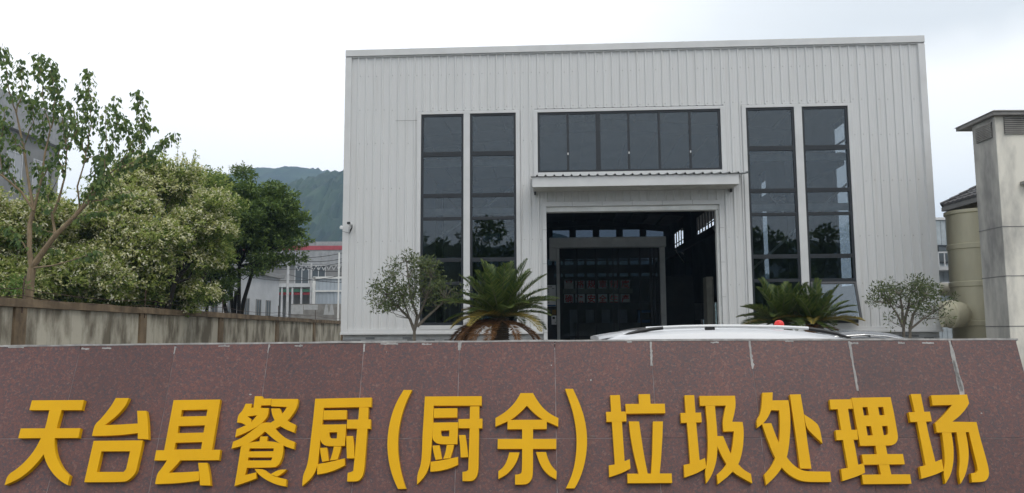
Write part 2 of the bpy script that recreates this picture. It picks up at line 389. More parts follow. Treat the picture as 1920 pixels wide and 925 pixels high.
# white flashing round each opening
def surround(s0, s1, z0, z1, w, bottom=True, name='window_trim'):
    t = MB(); y0, y1 = -.05, .03
    t.box(s0-w, s0, y0, y1, z0-(w if bottom else 0), z1+w*.8); t.box(s1, s1+w, y0, y1, z0-(w if bottom else 0), z1+w*.8)
    t.box(s0, s1, y0, y1, z1, z1+w*.8)
    if bottom: t.box(s0, s1, y0-.02, y1, z0-w, z0)
    return t
t = surround(2.40, 5.53, 1.86, 8.80, .13); t.box(3.81, 4.02, -.05, .09, 1.86, 8.80); t.build('window_trim', M['trim'], hall, bevel=.004)
t = surround(12.97, 16.19, 1.86, 8.80, .13); t.box(14.50, 14.74, -.05, .09, 1.86, 8.80); t.build('window_trim', M['trim'], hall, bevel=.004)
surround(6.24, 12.16, 6.78, 8.79, .13).build('window_trim', M['trim'], hall, bevel=.004)
# doorway lining
t = MB()
t.box(6.38, 6.50, -.07, .35, G0, 5.66); t.box(12.02, 12.14, -.07, .35, G0, 5.66); t.box(6.38, 12.14, -.075, .35, 5.66, 5.80)
t.build('door_surround', M['trim'], hall, bevel=.004)
t = MB(); t.box(6.50, 12.02, .02, .34, 5.50, 5.655); t.box(11.93, 12.015, .05, .30, G0, 5.498)
t.build('door_track', M['portal'], hall)
ln = MB()
for i in range(1, 6): ln.box(6.38+.96*i-.004, 6.38+.96*i+.004, -.0775, -.074, 5.66, 5.80)
for i in range(1, 5): ln.box(6.378, 6.50, -.0725, -.069, i*1.1+.5, i*1.1+.508); ln.box(12.02, 12.142, -.0725, -.069, i*1.1+.5, i*1.1+.508)
ln.build('trim_joints', M['screw'], hall)
# canopy
E_ = .95
sL, zt_ = on_hall(998, 333, -E_); sR, _ = on_hall(1385, 322, -E_)
_, zb_ = on_hall(1190, 348, -E_); _, ztop = on_hall(1190, 328, -E_)
cp = empty('canopy', (0,0,0), None, None); cp.parent = hall
c = MB(); c.box(sL, sR, -E_, -E_+.03, zb_, ztop-.02)
c.add([(sL,-E_+.03,zb_),(sL,-E_+.03,ztop-.03),(sL,-.03,ztop+.10),(sL,-.03,zb_+.02),(sL+.03,-E_+.03,zb_),(sL+.03,-E_+.03,ztop-.03),(sL+.03,-.03,ztop+.10),(sL+.03,-.03,zb_+.02)], [(0,1,2,3),(7,6,5,4),(0,3,7,4),(0,4,5,1),(1,5,6,2)])
c.add([(sR-.03,-E_+.03,zb_),(sR-.03,-E_+.03,ztop-.03),(sR-.03,-.03,ztop+.10),(sR-.03,-.03,zb_+.02),(sR,-E_+.03,zb_),(sR,-E_+.03,ztop-.03),(sR,-.03,ztop+.10),(sR,-.03,zb_+.02)], [(0,1,2,3),(7,6,5,4),(0,3,7,4),(0,4,5,1),(1,5,6,2)])
c.box(sL+4.05, sL+4.056, -E_-.002, -E_, zb_, ztop-.02)
c.build('fascia', M['trim'], cp)
c = MB(); P = []; k = 0; s = sL - .05
while s < sR + .05:
    P += [(s, 0), (s+.16, 0), (s+.185, .05), (s+.215, .05), (s+.24, 0)]; s += .27
n = len(P); v = []
for (y, zo) in ((-E_-.06, ztop-.015), (-.03, ztop+.13)):
    for th in (0, .006): v += [(s, y, zo+h+th) for s, h in P]
c.add(v, [(i, i+1, 2*n+i+1, 2*n+i) for i in range(n-1)] + [(n+i, 3*n+i, 3*n+i+1, n+i+1) for i in range(n-1)] + [(i, n+i, n+i+1, i+1) for i in range(n-1)])
c.build('roof_sheet', mat('canopy_sheet', (.30,.31,.31), .5), cp)
c = MB(); c.box(sL+.032, sR-.032, -E_+.032, -.03, zb_+.004, zb_+.02)
for i in range(1, 36): c.box(sL+i*.18, sL+i*.18+.012, -E_+.04, -.03, zb_-.004, zb_+.003)
c.build('soffit', mat('soffit_cream', (.56,.55,.50), .6), cp)
for a in (sL+.03, sR-.09): c = MB(); c.box(a, a+.06, -.12, -.03, zb_-.10, zb_+.003); c.build('bracket', M['steel_dark'], cp)

# shell, roof and steel inside
DEP = 41.0
def sw_(y): return 17.2 - .0344*y
sh = MB(); sh.box(-.1, .05, .125, DEP, G0, 10.2); sh.build('side_wall', M['cladding'], hall)
rw = MB(); cur = .125
def rseg(y0, y1, z0, z1): rw.add([(sw_(y0), y0, z0), (sw_(y1), y1, z0), (sw_(y1), y1, z1), (sw_(y0), y0, z1), (sw_(y0)+.12, y0, z0), (sw_(y1)+.12, y1, z0), (sw_(y1)+.12, y1, z1), (sw_(y0)+.12, y0, z1)], [(0,3,2,1),(4,5,6,7),(0,1,5,4),(3,7,6,2),(0,4,7,3),(1,2,6,5)])
bays = [(2.9,4.1),(12.5,13.6),(20.0,28.6),(31.3,37.2),(39.1,40.8)]
zs0, zs1 = 7.75, 9.25
edges = sorted({.125, DEP} | {e for b in bays for e in b})
for a, b in zip(edges, edges[1:]):
    if (a, b) in bays:
        tall = {(2.9,4.1): 3.2, (12.5,13.6): 3.6}.get((a, b))
        if tall: rseg(a, b, G0, tall)
        else:
            rseg(a, b, G0, 2.0); rseg(a, b, 3.4, zs0-.45); rseg(a, a+.3, 2.0, 3.4); rseg(b-.6, b, 2.0, 3.4)
        if not tall: rseg(a, b, zs0-.44, zs0)
        rseg(a, b, zs1, 10.0)
    else: rseg(a, b, G0, 10.0)
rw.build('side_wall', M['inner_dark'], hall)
for a, b in bays:
    ml = MB()
    n = int((b-a)/.85)
    for i in range(n+1):
        y = a + (b-a)*i/n; ml.box(sw_(y)+.02, sw_(y)+.10, y-.045, y+.045, 3.2 if a < 15 else zs0, zs1)
        if a > 15: ml.box(sw_(y)+.02, sw_(y)+.10, y-.045, y+.045, 2.0, 3.4)
    if a < 15:
        p = MB(); p.add([(sw_(a)+.06, a, 3.1), (sw_(b)+.06, b, 3.1), (sw_(b)+.06, b, zs1+.05), (sw_(a)+.06, a, zs1+.05)], [(3,2,1,0)]); p.build('side_window_glass', M['sideglass'], hall)
    ml.bar((sw_(a)+.05, a, 8.4), (sw_(b)+.05, b, 8.4), .05, .06); ml.build('side_window_bars', M['steel_dark'], hall)
bk = MB(); zA, zB_ = 9.35, 10.15
for c, d in ((G0, 6.02), (6.5, 7.22), (7.72, zA)): bk.box(.05, 15.8, DEP, DEP+.15, c, d)
for a in np.arange(.05, 15.6, .9): bk.box(a, a+.22, DEP, DEP+.15, 6.02, 6.5); bk.box(a, a+.22, DEP, DEP+.15, 7.22, 7.72); bk.box(.05, 15.8, DEP, DEP+.15, zB_, 10.6)
for a in np.arange(.05, 15.6, 1.95): bk.box(a, a+.55, DEP, DEP+.15, zA, zB_)
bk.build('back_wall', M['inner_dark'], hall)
bg_ = MB(); bg_.add([(.1, DEP+.05, 5.9), (15.7, DEP+.05, 5.9), (15.7, DEP+.05, zB_+.05), (.1, DEP+.05, zB_+.05)], [(0,1,2,3)]); bg_.build('back_window_glass', M['dirtyglass'], hall)
rf = MB()
for (a, za, b, zb) in ((-.1, 10.0, 9.2, 10.7), (9.2, 10.7, 18.5, 10.0)):
    rf.add([(a, .125, za), (b, .125, zb), (b, DEP+.15, zb), (a, DEP+.15, za), (a, .125, za+.1), (b, .125, zb+.1), (b, DEP+.15, zb+.1), (a, DEP+.15, za+.1)], [(0,3,2,1),(4,5,6,7),(0,1,5,4),(1,2,6,5),(2,3,7,6),(3,0,4,7)])
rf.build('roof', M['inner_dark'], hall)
for y in (8.0, 18.6, 30.2, 38.4):
    r = MB(); b0 = sw_(y) - .2
    r.bar((.1, y, 9.74), (9.2, y, 10.44), .18, .45); r.bar((9.2, y, 10.44), (b0+.1, y, 9.8), .18, .45)
    r.build('rafter', M['steel_dark'], hall)
    c = MB(); c.box(b0-.35, b0+.15, y-.16, y+.16, G0, 9.8); c.build('column', M['steel_dark'], hall)
    c = MB(); c.box(.06, .45, y-.16, y+.16, G0, 9.6); c.build('column', M['steel_dark'], hall)
    k = MB(); k.bar((b0-.35, y, 7.0), (b0-.95, y, 7.35), .08, .1); k.bar((b0-.35, y, 6.4), (b0-.95, y, 7.3), .06, .06); k.build('crane_bracket', M['portal'], hall)
pu = MB()
for i in range(1, 8):
    z = 9.98 + i*.088; s = i*1.16
    pu.box(s-.05, s+.05, .3, DEP, z-.12, z); pu.box(18.3-s-.05, 18.3-s+.05, .3, DEP, z-.12, z)
pu.build('purlins', M['steel_dark'], hall)
cr = MB(); cr.bar((sw_(1)-.9, 1, 7.3), (sw_(DEP)-.9, DEP, 7.3), .22, .42); cr.build('crane_beam', M['steel_dark'], hall)
fl = MB(); fl.box(.05, 17.2, .36, DEP, .35, G0+.012); fl.build('hall_floor', M['inner_floor'], hall)
# front girts behind the glass
M['girt'] = mat('pale_girt', (.72,.73,.73), .6)
for a, b in ((.1, 6.2), (12.3, 17.1)):
    gi = MB()
    for z in (5.5, 7.15): gi.box(a, b, .45, .58, z, z+.22)
    for s in (a+.3, b-.2): gi.box(s-.12, s+.12, .4, .7, G0, 9.7)
    gi.bar((a+.4,.8,3.2), (b-.3,.8,6.8), .07, .07); gi.build('front_girts', M['girt'], hall)

# pale rods standing behind the left windows
for i, s in enumerate((2.75, 3.05, 3.2, 3.55, 4.3, 4.75, 5.1)):
    r = MB(); r.tube([(s, 1.1, G0+.012), (s+.03*((i % 3)-1), 1.15, 3.3 + .25*(i % 2))], .022, 6); r.build('inner_rod', M['portal'], hall)

# ------------------------------------------------------------------ things inside the doorway
def hp(px, py, d): s, z = on_hall(px, py, d); return s, z
def hw(s, y, z): return HM @ Vector((s, y, z))
RZ = math.atan2(AX.y, AX.x)
d0 = 9.0
a0, _ = hp(1043, 470, d0); a1, _ = hp(1246, 470, d0); _, zt0 = hp(1145, 446, d0); _, zt1 = hp(1145, 465, d0); b0, _ = hp(1030, 455, d0)
pt = empty('inner_doorway', hw(a0, d0, G0), 'grey steel door frame with dark gridded glass inside the hall', 'doorway', rz=RZ)
w_ = a1 - a0; H0, H1 = zt1 - G0, zt0 - G0
m_ = MB(); m_.box(-.0, .13, -.1, .1, 0, H0); m_.build('post', M['portal'], pt)
m_ = MB(); m_.box(w_-.22, w_, -.1, .1, 0, H0); m_.build('post', M['portal'], pt)
m_ = MB(); m_.box(b0-a0, w_+.04, -.28, .12, H0, H1); m_.build('header_box', M['portal'], pt, bevel=.03)
m_ = MB(); m_.box(b0-a0, -.01, -.26, .1, H0-.55, H0); m_.build('motor_box', M['portal'], pt)
m_ = MB()
for fx in (.0, .17, .355, .53, .585, .80): m_.box(.13+(w_-.35)*fx, .13+(w_-.35)*fx+.06, .16, .22, 0, H0)
for fx in (.90, .94, .98): m_.box(.13+(w_-.35)*fx, .13+(w_-.35)*fx+.10, .16, .22, 0, H0)
for z in (.12, .9, 2.35, 3.35, 4.2): m_.box(.13, w_-.22, .15, .19, z, z+.05)
m_.build('mullions', M['steel_dark'], pt)
m_ = MB(); m_.add([(.13,.2,0),(w_-.22,.2,0),(w_-.22,.2,H0),(.13,.2,H0)], [(0,1,2,3)]); m_.build('pane', glassmat('inner_glass', (.90,.92,.92), .8, 1.3), pt)
# dark inner back partition that carries the slogan boards
d1 = 13.5
q0, _ = hp(1040, 500, d1); q1, zq = hp(1300, 500, d1); _, zq2 = hp(1100, 519, d1)
pa = MB(); pa.box(0, q1-q0, 0, .1, 0, zq2-G0); po = pa.build('partition_wall', M['inner_dark']); po.location = hw(q0, d1, G0); po.rotation_euler = (0,0,RZ)
tag(po, 'dark low partition wall carrying two rows of red lettered boards', 'partition')
w1, z1_ = hp(1056, 542.5, d1); w2, z2_ = hp(1186, 550, d1)
pr = MB(); pr.box(0, w2-w1, -.05, 0, 0, z1_-z2_); ro = pr.build('pale_rail', mat('pale_rail', (.32,.33,.30), .6), po)
ro.location = (w1-q0, -.003, z2_-G0)
M['board'] = mat('board_white', (.85,.85,.86), .5, .04); M['red'] = mat('red_letter', (.55,.012,.02), .5, .03)
def text_mesh(txt, size):
    c = bpy.data.curves.new('text', 'FONT'); c.body = txt; c.size = size; c.extrude = .004; c.align_x = 'CENTER'; c.resolution_u = 2
    c.offset = size*.018
    o = bpy.data.objects.new('text', c); COL.objects.link(o); bpy.context.view_layer.update()
    me = bpy.data.meshes.new_from_object(o.evaluated_get(bpy.context.evaluated_depsgraph_get()))
    bpy.data.objects.remove(o)
    v = [x.co.copy() for x in me.vertices]
    if v:
        lo = Vector((min(p.x for p in v), min(p.y for p in v), 0)); hi = Vector((max(p.x for p in v), max(p.y for p in v), 0)); c_ = (lo+hi)/2
        k = size / max(hi.x-lo.x, hi.y-lo.y)
        for x in me.vertices: x.co = ((x.co.x-c_.x)*k, -x.co.z, (x.co.y-c_.y)*k)
    return me
ROWS = [('严格规章制度', 533, ['strict','standard','rule','chapter','system','degree']), ('确保安全生产', 560.5, ['sure','protect','peace','whole','birth','produce'])]
for ri, (tx, py, en) in enumerate(ROWS):
    for i, ch in enumerate(tx):
        px = 1066.5 + i*21.15; s, z = hp(px, py - (i-2.5)*.1, d1)
        s_a, _ = hp(px-8.7, py, d1); s_b, _ = hp(px+8.7, py, d1); hs = (s_b-s_a)/2
        b = MB(); b.box(-hs, hs, -.02, 0, -hs, hs)
        o = b.build('slogan_board', M['board']); o.location = hw(s, d1-.06, z); o.rotation_euler = (0,0,RZ)
        tag(o, 'white board with red character %s in the %s row inside the hall' % (ch, ['upper','lower'][ri]), 'sign board', 'red slogan boards inside the hall')
        me = text_mesh(ch, hs*1.72); me.materials.append(M['red']); lo_ = bpy.data.objects.new('red_character', me); COL.objects.link(lo_); lo_.parent = o; lo_.location = (0, -.026, 0)
def slab(name, px0, px1, py0, py1, d, dep, m, label, cat, floor=False, mats=None):
    s0, z1 = hp(px0, py0, d); s1, z0 = hp(px1, py1, d)
    if floor: z0 = G0 + .012
    b = MB(); b.box(0, s1-s0, 0, dep, 0, z1-z0); o = b.build(name, m, bevel=.01); o.location = hw(s0, d, z0); o.rotation_euler = (0,0,RZ)
    tag(o, label, cat); return o, s1-s0, z1-z0
o, w, h = slab('notice_board', 1024, 1042.5, 535, 575, 8.6, .04, M['board'], 'white printed notice board left of the inner door frame', 'notice board')
b = MB(); b.box(.01, w-.01, -.006, -.002, .01, .07); b.build('blue_band', mat('blue_print', (.03,.13,.30), .5), o)
b = MB()
for i in range(9): b.box(w*.16, w*.32, -.005, -.002, .16+i*h*.075, .16+i*h*.075+.03)
b.box(w*.12, w*.62, -.005, -.002, h*.90, h*.94); b.box(w*.6, w*.86, -.005, -.002, h*.82, h*.85); b.build('print_marks', mat('grey_print', (.25,.22,.24), .6), o)
# post behind the boards so that they hang on something
b = MB(); b.box(-.05, .30, 0, .12, 0, 3.8); bo = b.build('steel_post', M['steel_dark']); sx, _ = hp(1026, 540, 8.66); bo.location = hw(sx, 8.66, G0+.012); bo.rotation_euler = (0,0,RZ); tag(bo, 'dark steel post behind the notice board and control box', 'post')
o, w, h = slab('control_box', 1034, 1043.5, 592, 609, 8.55, .1, M['board'], 'small white control box below the notice board', 'control box')
b = MB(); b.box(w*.2, w*.7, -.006, -.002, h*.62, h*.85, 0); b.box(w*.7, w*.8, -.02, -.002, h*.15, h*.3); b.build('display', M['frame'], o)
o, w, h = slab('sign_plate', 1035, 1042.5, 581, 590, 8.6, .03, mat('ochre_plate', (.26,.15,.02), .6), 'small ochre plate between notice board and control box', 'plate')
o, w, h = slab('counter', 1078, 1222, 606, 640, 11.5, .7, mat('grey_counter', (.11,.11,.105), .7), 'long low grey counter behind the gridded glass', 'counter', floor=True)
o, w, h = slab('blue_machine', 1196, 1224, 582, 600, 12.6, .5, mat('blue_enamel', (.03,.12,.30), .4), 'blue machine standing at the right end of the glazed room', 'machine', floor=True)
b = MB(); b.box(.1, w-.1, -.03, 0, h-.45, h-.12); b.build('machine_panel', M['frame'], o)
for i, px in enumerate((1068, 1098, 1128, 1158)):
    o, w, h = slab('paper_sheet', px, px+(16 if i < 3 else 18), 581, 597, d1-.02, .012, mat('bluish_paper', (.22,.25,.29), .6), 'pale sheet on the low partition, %s from left' % ['first','second','third','last'][i], 'paper sheet', 'pale sheets on the low partition')
o, w, h = slab('wall_box', 1294, 1325, 569, 599, 20, .5, mat('dull_white', (.40,.41,.40), .6), 'white box hung on dark column in the hall', 'box')
b = MB(); b.box(w*.76, w*.765+.01, -.004, 0, 0, h); b.build('box_seam', M['frame'], o)
o, w, h = slab('tall_cabinet', 1324, 1341, 519, 640, 5.0, .7, mat('cream_panel', (.36,.35,.29), .6), 'tall cream cabinet just inside the right of the doorway', 'cabinet', floor=True)
b = MB(); b.box(w*.84, w*.9, -.004, 0, .1, h-.1); b.build('door_gap', M['frame'], o)

# ------------------------------------------------------------------ granite sign wall
SY = math.radians(1.9); TILT = math.radians(72)
sx_ = Vector((math.cos(SY), -math.sin(SY), 0)); back = Vector((math.sin(SY), math.cos(SY), 0))
sup = back*math.cos(TILT) + Vector((0,0,1))*math.sin(TILT); sn = sx_.cross(sup)
SO = at(960, 637.5, 5.0)
SM = Matrix((sx_, sup, sn)).transposed().to_4x4(); SM.translation = SO
SI = SM.inverted()
def on_sign(px, py, off=0.0):
    o = SI @ Vector((0,0,EYE)); d = SI.to_3x3() @ ray(px, py)
    t = (off - o.z)/d.z; p = o + d*t
    return p.x, p.y
sign = bpy.data.objects.new('sign_wall', None); COL.objects.link(sign); sign.matrix_world = SM
tag(sign, 'long sloping red-brown granite wall with raised yellow Chinese characters', 'sign wall')
top = [on_sign(px, py) for px, py in ((-420,652.5),(0,647.5),(330,643.3),(640,640.3),(960,637.8),(1300,635.8),(1904,634.5))]
seams = [on_sign(px, py)[0] for px, py in ((-28,650),(152,648),(330,646),(505,643),(683,642),(862,640),(1040,639),(1220,637),(1405,636),(1592,635),(1782,635))]
seams = [seams[0]-.58*k for k in (2,1)] + seams
XR = top[-1][0]
edges = [top[0][0]] + [s for s in seams if s > top[0][0]+.05] + [XR]
hy = on_sign(960, 822)[1]
def ytop(x): return float(np.interp(x, [p[0] for p in top], [p[1] for p in top]))
YB = -(SO.z - 0.02)/math.sin(TILT)
def granite():
    m = bpy.data.materials.new('red_granite'); m.use_nodes = True; t = m.node_tree; N = t.nodes; P = N['Principled BSDF']; K = t.links.new
    co = N.new('ShaderNodeTexCoord')
    v = N.new('ShaderNodeTexVoronoi'); v.inputs['Scale'].default_value = 95; v.inputs['Randomness'].default_value = 1
    wob = N.new('ShaderNodeTexNoise'); wob.inputs['Scale'].default_value = 60; wob.inputs['Detail'].default_value = 3
    ad = N.new('ShaderNodeMix'); ad.data_type = 'RGBA'; ad.blend_type = 'LINEAR_LIGHT'; ad.inputs['Factor'].default_value = .012
    K(co.outputs['Object'], ad.inputs['A']); K(wob.outputs['Color'], ad.inputs['B']); K(co.outputs['Object'], wob.inputs['Vector']); K(ad.outputs['Result'], v.inputs['Vector'])
    s = N.new('ShaderNodeSeparateColor'); K(v.outputs['Color'], s.inputs['Color'])
    r = N.new('ShaderNodeValToRGB'); els = r.color_ramp.elements
    cols = [(0,(.075,.057,.061)),(.16,(.10,.062,.063)),(.34,(.115,.061,.058)),(.55,(.130,.062,.056)),(.75,(.150,.067,.057)),(.92,(.172,.08,.064)),(1,(.18,.105,.09))]
    while len(els) < len(cols): els.new(.5)
    for i, (p, c) in enumerate(cols): els[i].position = p; els[i].color = (*c, 1)
    K(s.outputs['Red'], r.inputs['Fac'])
    n2 = N.new('ShaderNodeTexNoise'); n2.inputs['Scale'].default_value = 240; n2.inputs['Detail'].default_value = 3; K(co.outputs['Object'], n2.inputs['Vector'])
    r2 = N.new('ShaderNodeValToRGB'); r2.color_ramp.elements[0].position = .35; r2.color_ramp.elements[0].color = (.72,.72,.76,1); r2.color_ramp.elements[1].position = .62; r2.color_ramp.elements[1].color = (1.12,1.1,1.1,1)
    K(n2.outputs['Fac'], r2.inputs['Fac'])
    n3 = N.new('ShaderNodeTexNoise'); n3.inputs['Scale'].default_value = 2.2; n3.inputs['Detail'].default_value = 6; K(co.outputs['Object'], n3.inputs['Vector'])
    r3 = N.new('ShaderNodeValToRGB'); r3.color_ramp.elements[0].position = .3; r3.color_ramp.elements[0].color = (.84,.87,.90,1); r3.color_ramp.elements[1].position = .7; r3.color_ramp.elements[1].color = (1.1,1.04,1.02,1)
    K(n3.outputs['Fac'], r3.inputs['Fac'])
    a = N.new('ShaderNodeMix'); a.data_type = 'RGBA'; a.blend_type = 'MULTIPLY'; a.inputs['Factor'].default_value = 1
    b = N.new('ShaderNodeMix'); b.data_type = 'RGBA'; b.blend_type = 'MULTIPLY'; b.inputs['Factor'].default_value = 1
    gi_ = N.new('ShaderNodeNewGeometry'); ri_ = N.new('ShaderNodeMapRange'); ri_.inputs['To Min'].default_value = .86; ri_.inputs['To Max'].default_value = 1.10
    c_ = N.new('ShaderNodeMix'); c_.data_type = 'RGBA'; c_.blend_type = 'MULTIPLY'; c_.inputs['Factor'].default_value = 1
    K(gi_.outputs['Random Per Island'], ri_.inputs['Value']); K(r.outputs['Color'], c_.inputs['A']); K(ri_.outputs['Result'], c_.inputs['B'])
    K(c_.outputs['Result'], a.inputs['A']); K(r2.outputs['Color'], a.inputs['B']); K(a.outputs['Result'], b.inputs['A']); K(r3.outputs['Color'], b.inputs['B'])
    K(b.outputs['Result'], P.inputs['Base Color']); P.inputs['Roughness'].default_value = .38; P.inputs['Specular IOR Level'].default_value = .45
    return m
M['granite'] = granite()
M['mortar'] = mat('pale_mortar', (.42,.41,.40), .9, .2, 12, bump=.3)
M['thin_joint'] = mat('thin_joint', (.36,.31,.31), .9, .2, 9, col2=(.16,.12,.12))
fc = MB()
for i, (a, b) in enumerate(zip(edges, edges[1:])):
    ga = .0022
    for (y1a, y1b, y0) in ((ytop(a+ga)-.012, ytop(b-ga)-.012, hy+ga), (hy-ga, hy-ga, hy-.62), (hy-.62-2*ga, hy-.62-2*ga, YB)):
        dz = rng.normal(0, .0004); x0, x1 = a+ga, b-ga
        fc.add([(x0,y0,-.02),(x1,y0,-.02),(x1,y1b,-.02),(x0,y1a,-.02),(x0,y0,dz),(x1,y0,dz),(x1,y1b,dz),(x0,y1a,dz)], [(4,5,6,7),(0,1,5,4),(1,2,6,5),(2,3,7,6),(3,0,4,7)])
fc.build('granite_facing', M['granite'], sign)
jb = MB(); jb.box(edges[0], XR-.004, YB, -.05, -.03, -.0025); jb.build('joint_filler', M['thin_joint'], sign)
# mortar bed and coping along the top, and the concrete wedge behind
cp = MB(); N_ = 44; xs_ = np.linspace(edges[0], XR+.012, N_); v = []
for x in xs_:
    y = ytop(x); j = rng.normal(0, .0012)
    v += [(x, y-.0125, -.03), (x, y-.0125, .003+j), (x, y-.001+j, .004+j), (x, y+.001+j, -.03)]
cp.add(v, [(i*4+k, (i+1)*4+k, (i+1)*4+(k+1) % 4, i*4+(k+1) % 4) for i in range(N_-1) for k in range(4)])
cp.add([], [])
cp.build('top_mortar', M['mortar'], sign)
bk = MB(); th = .32; cA, cB = math.cos(TILT), math.sin(TILT)
# wedge in sign space: world-horizontal top going back
hb = Vector((0, cA, -cB)); v = []                           # horizontal 'back' direction in sign coordinates
for x in (edges[0], XR):
    y = ytop(x)
    p0 = Vector((x, y-.004, -.0305)); p1 = p0 + hb*th; p2 = Vector((x, YB, -.0305)); p3 = p2 + hb*(th + (y-YB)*cA)
    v += [p0, p1, p3, p2]
bk.add(v, [(0,1,2,3),(7,6,5,4),(0,4,5,1),(1,5,6,2),(2,6,7,3),(3,7,4,0)])
bk.build('wall_core', M['concrete'], sign)
# smears of pale sealant over joints and chips along the edge
sm = MB()
def smear(px, y0, y1, w0, w1, drift):
    n = 14; lft, rgt = [], []
    for i in range(n):
        t = i/(n-1); x, y = on_sign(px + drift*t, y0 + (y1-y0)*t); w = (w0 + (w1-w0)*t)*(.7 + .6*rng.random())
        lft.append((x - w/2 - rng.random()*.002, y)); rgt.append((x + w/2 + abs(rng.normal(0, .003)), y))
    sm.poly([lft[::-1] + rgt] if True else [], -.001, .0016)
smear(862, 642, 657, .020, .012, -1); smear(1220, 641, 686, .009, .010, 1.5); smear(1405, 640, 692, .010, .008, 6)
smear(1591.5, 640, 733, .008, .010, 16.5); smear(1780, 638, 741, .014, .024, 24); smear(683, 645, 660, .007, .003, -1)
smear(505, 646, 662, .006, .003, -3); smear(329, 650, 664, .007, .003, -3); smear(1787, 676, 735, .012, .012, 16)
for px, py, w, h in ((1475,818,.018,.032),(1071,756,.010,.010),(1108,713,.012,.016),(490,885,.018,.018),(470,740,.02,.008),(1840,775,.012,.006),(1034,685,.008,.010),(95,826,.02,.003),(350,826,.03,.003),(1110,818,.05,.003),(1040,655,.006,.02),(725,660,.004,.008)):
    x, y = on_sign(px, py); k = 7; sm.poly([[(x + w/2*math.cos(2*PI*i/k)*(.5+.7*rng.random()), y + h/2*math.sin(2*PI*i/k)*(.5+.7*rng.random())) for i in range(k)]], -.001, .0014)
for px, w in ((30,.10),(200,.06),(560,.05),(730,.11),(800,.06),(1180,.03),(1340,.05),(1480,.05),(1600,.06),(1690,.04),(1740,.07),(160,.05),(420,.07)):
    x, y = on_sign(px, float(np.interp(px, [0,640,1300,1904], [653,646,641,640])) + rng.uniform(-1, 5)); n = 8
    up = [(x + w*(i/(n-1)-.5), y + .003 + abs(rng.normal(0, .003))) for i in range(n)]; dn = [(x + w*(i/(n-1)-.5), y - .002 - abs(rng.normal(0, .002))) for i in range(n)]
    sm.poly([dn + up[::-1]], -.001, .0012)
sm.build('mortar_smears', M['mortar'], sign)

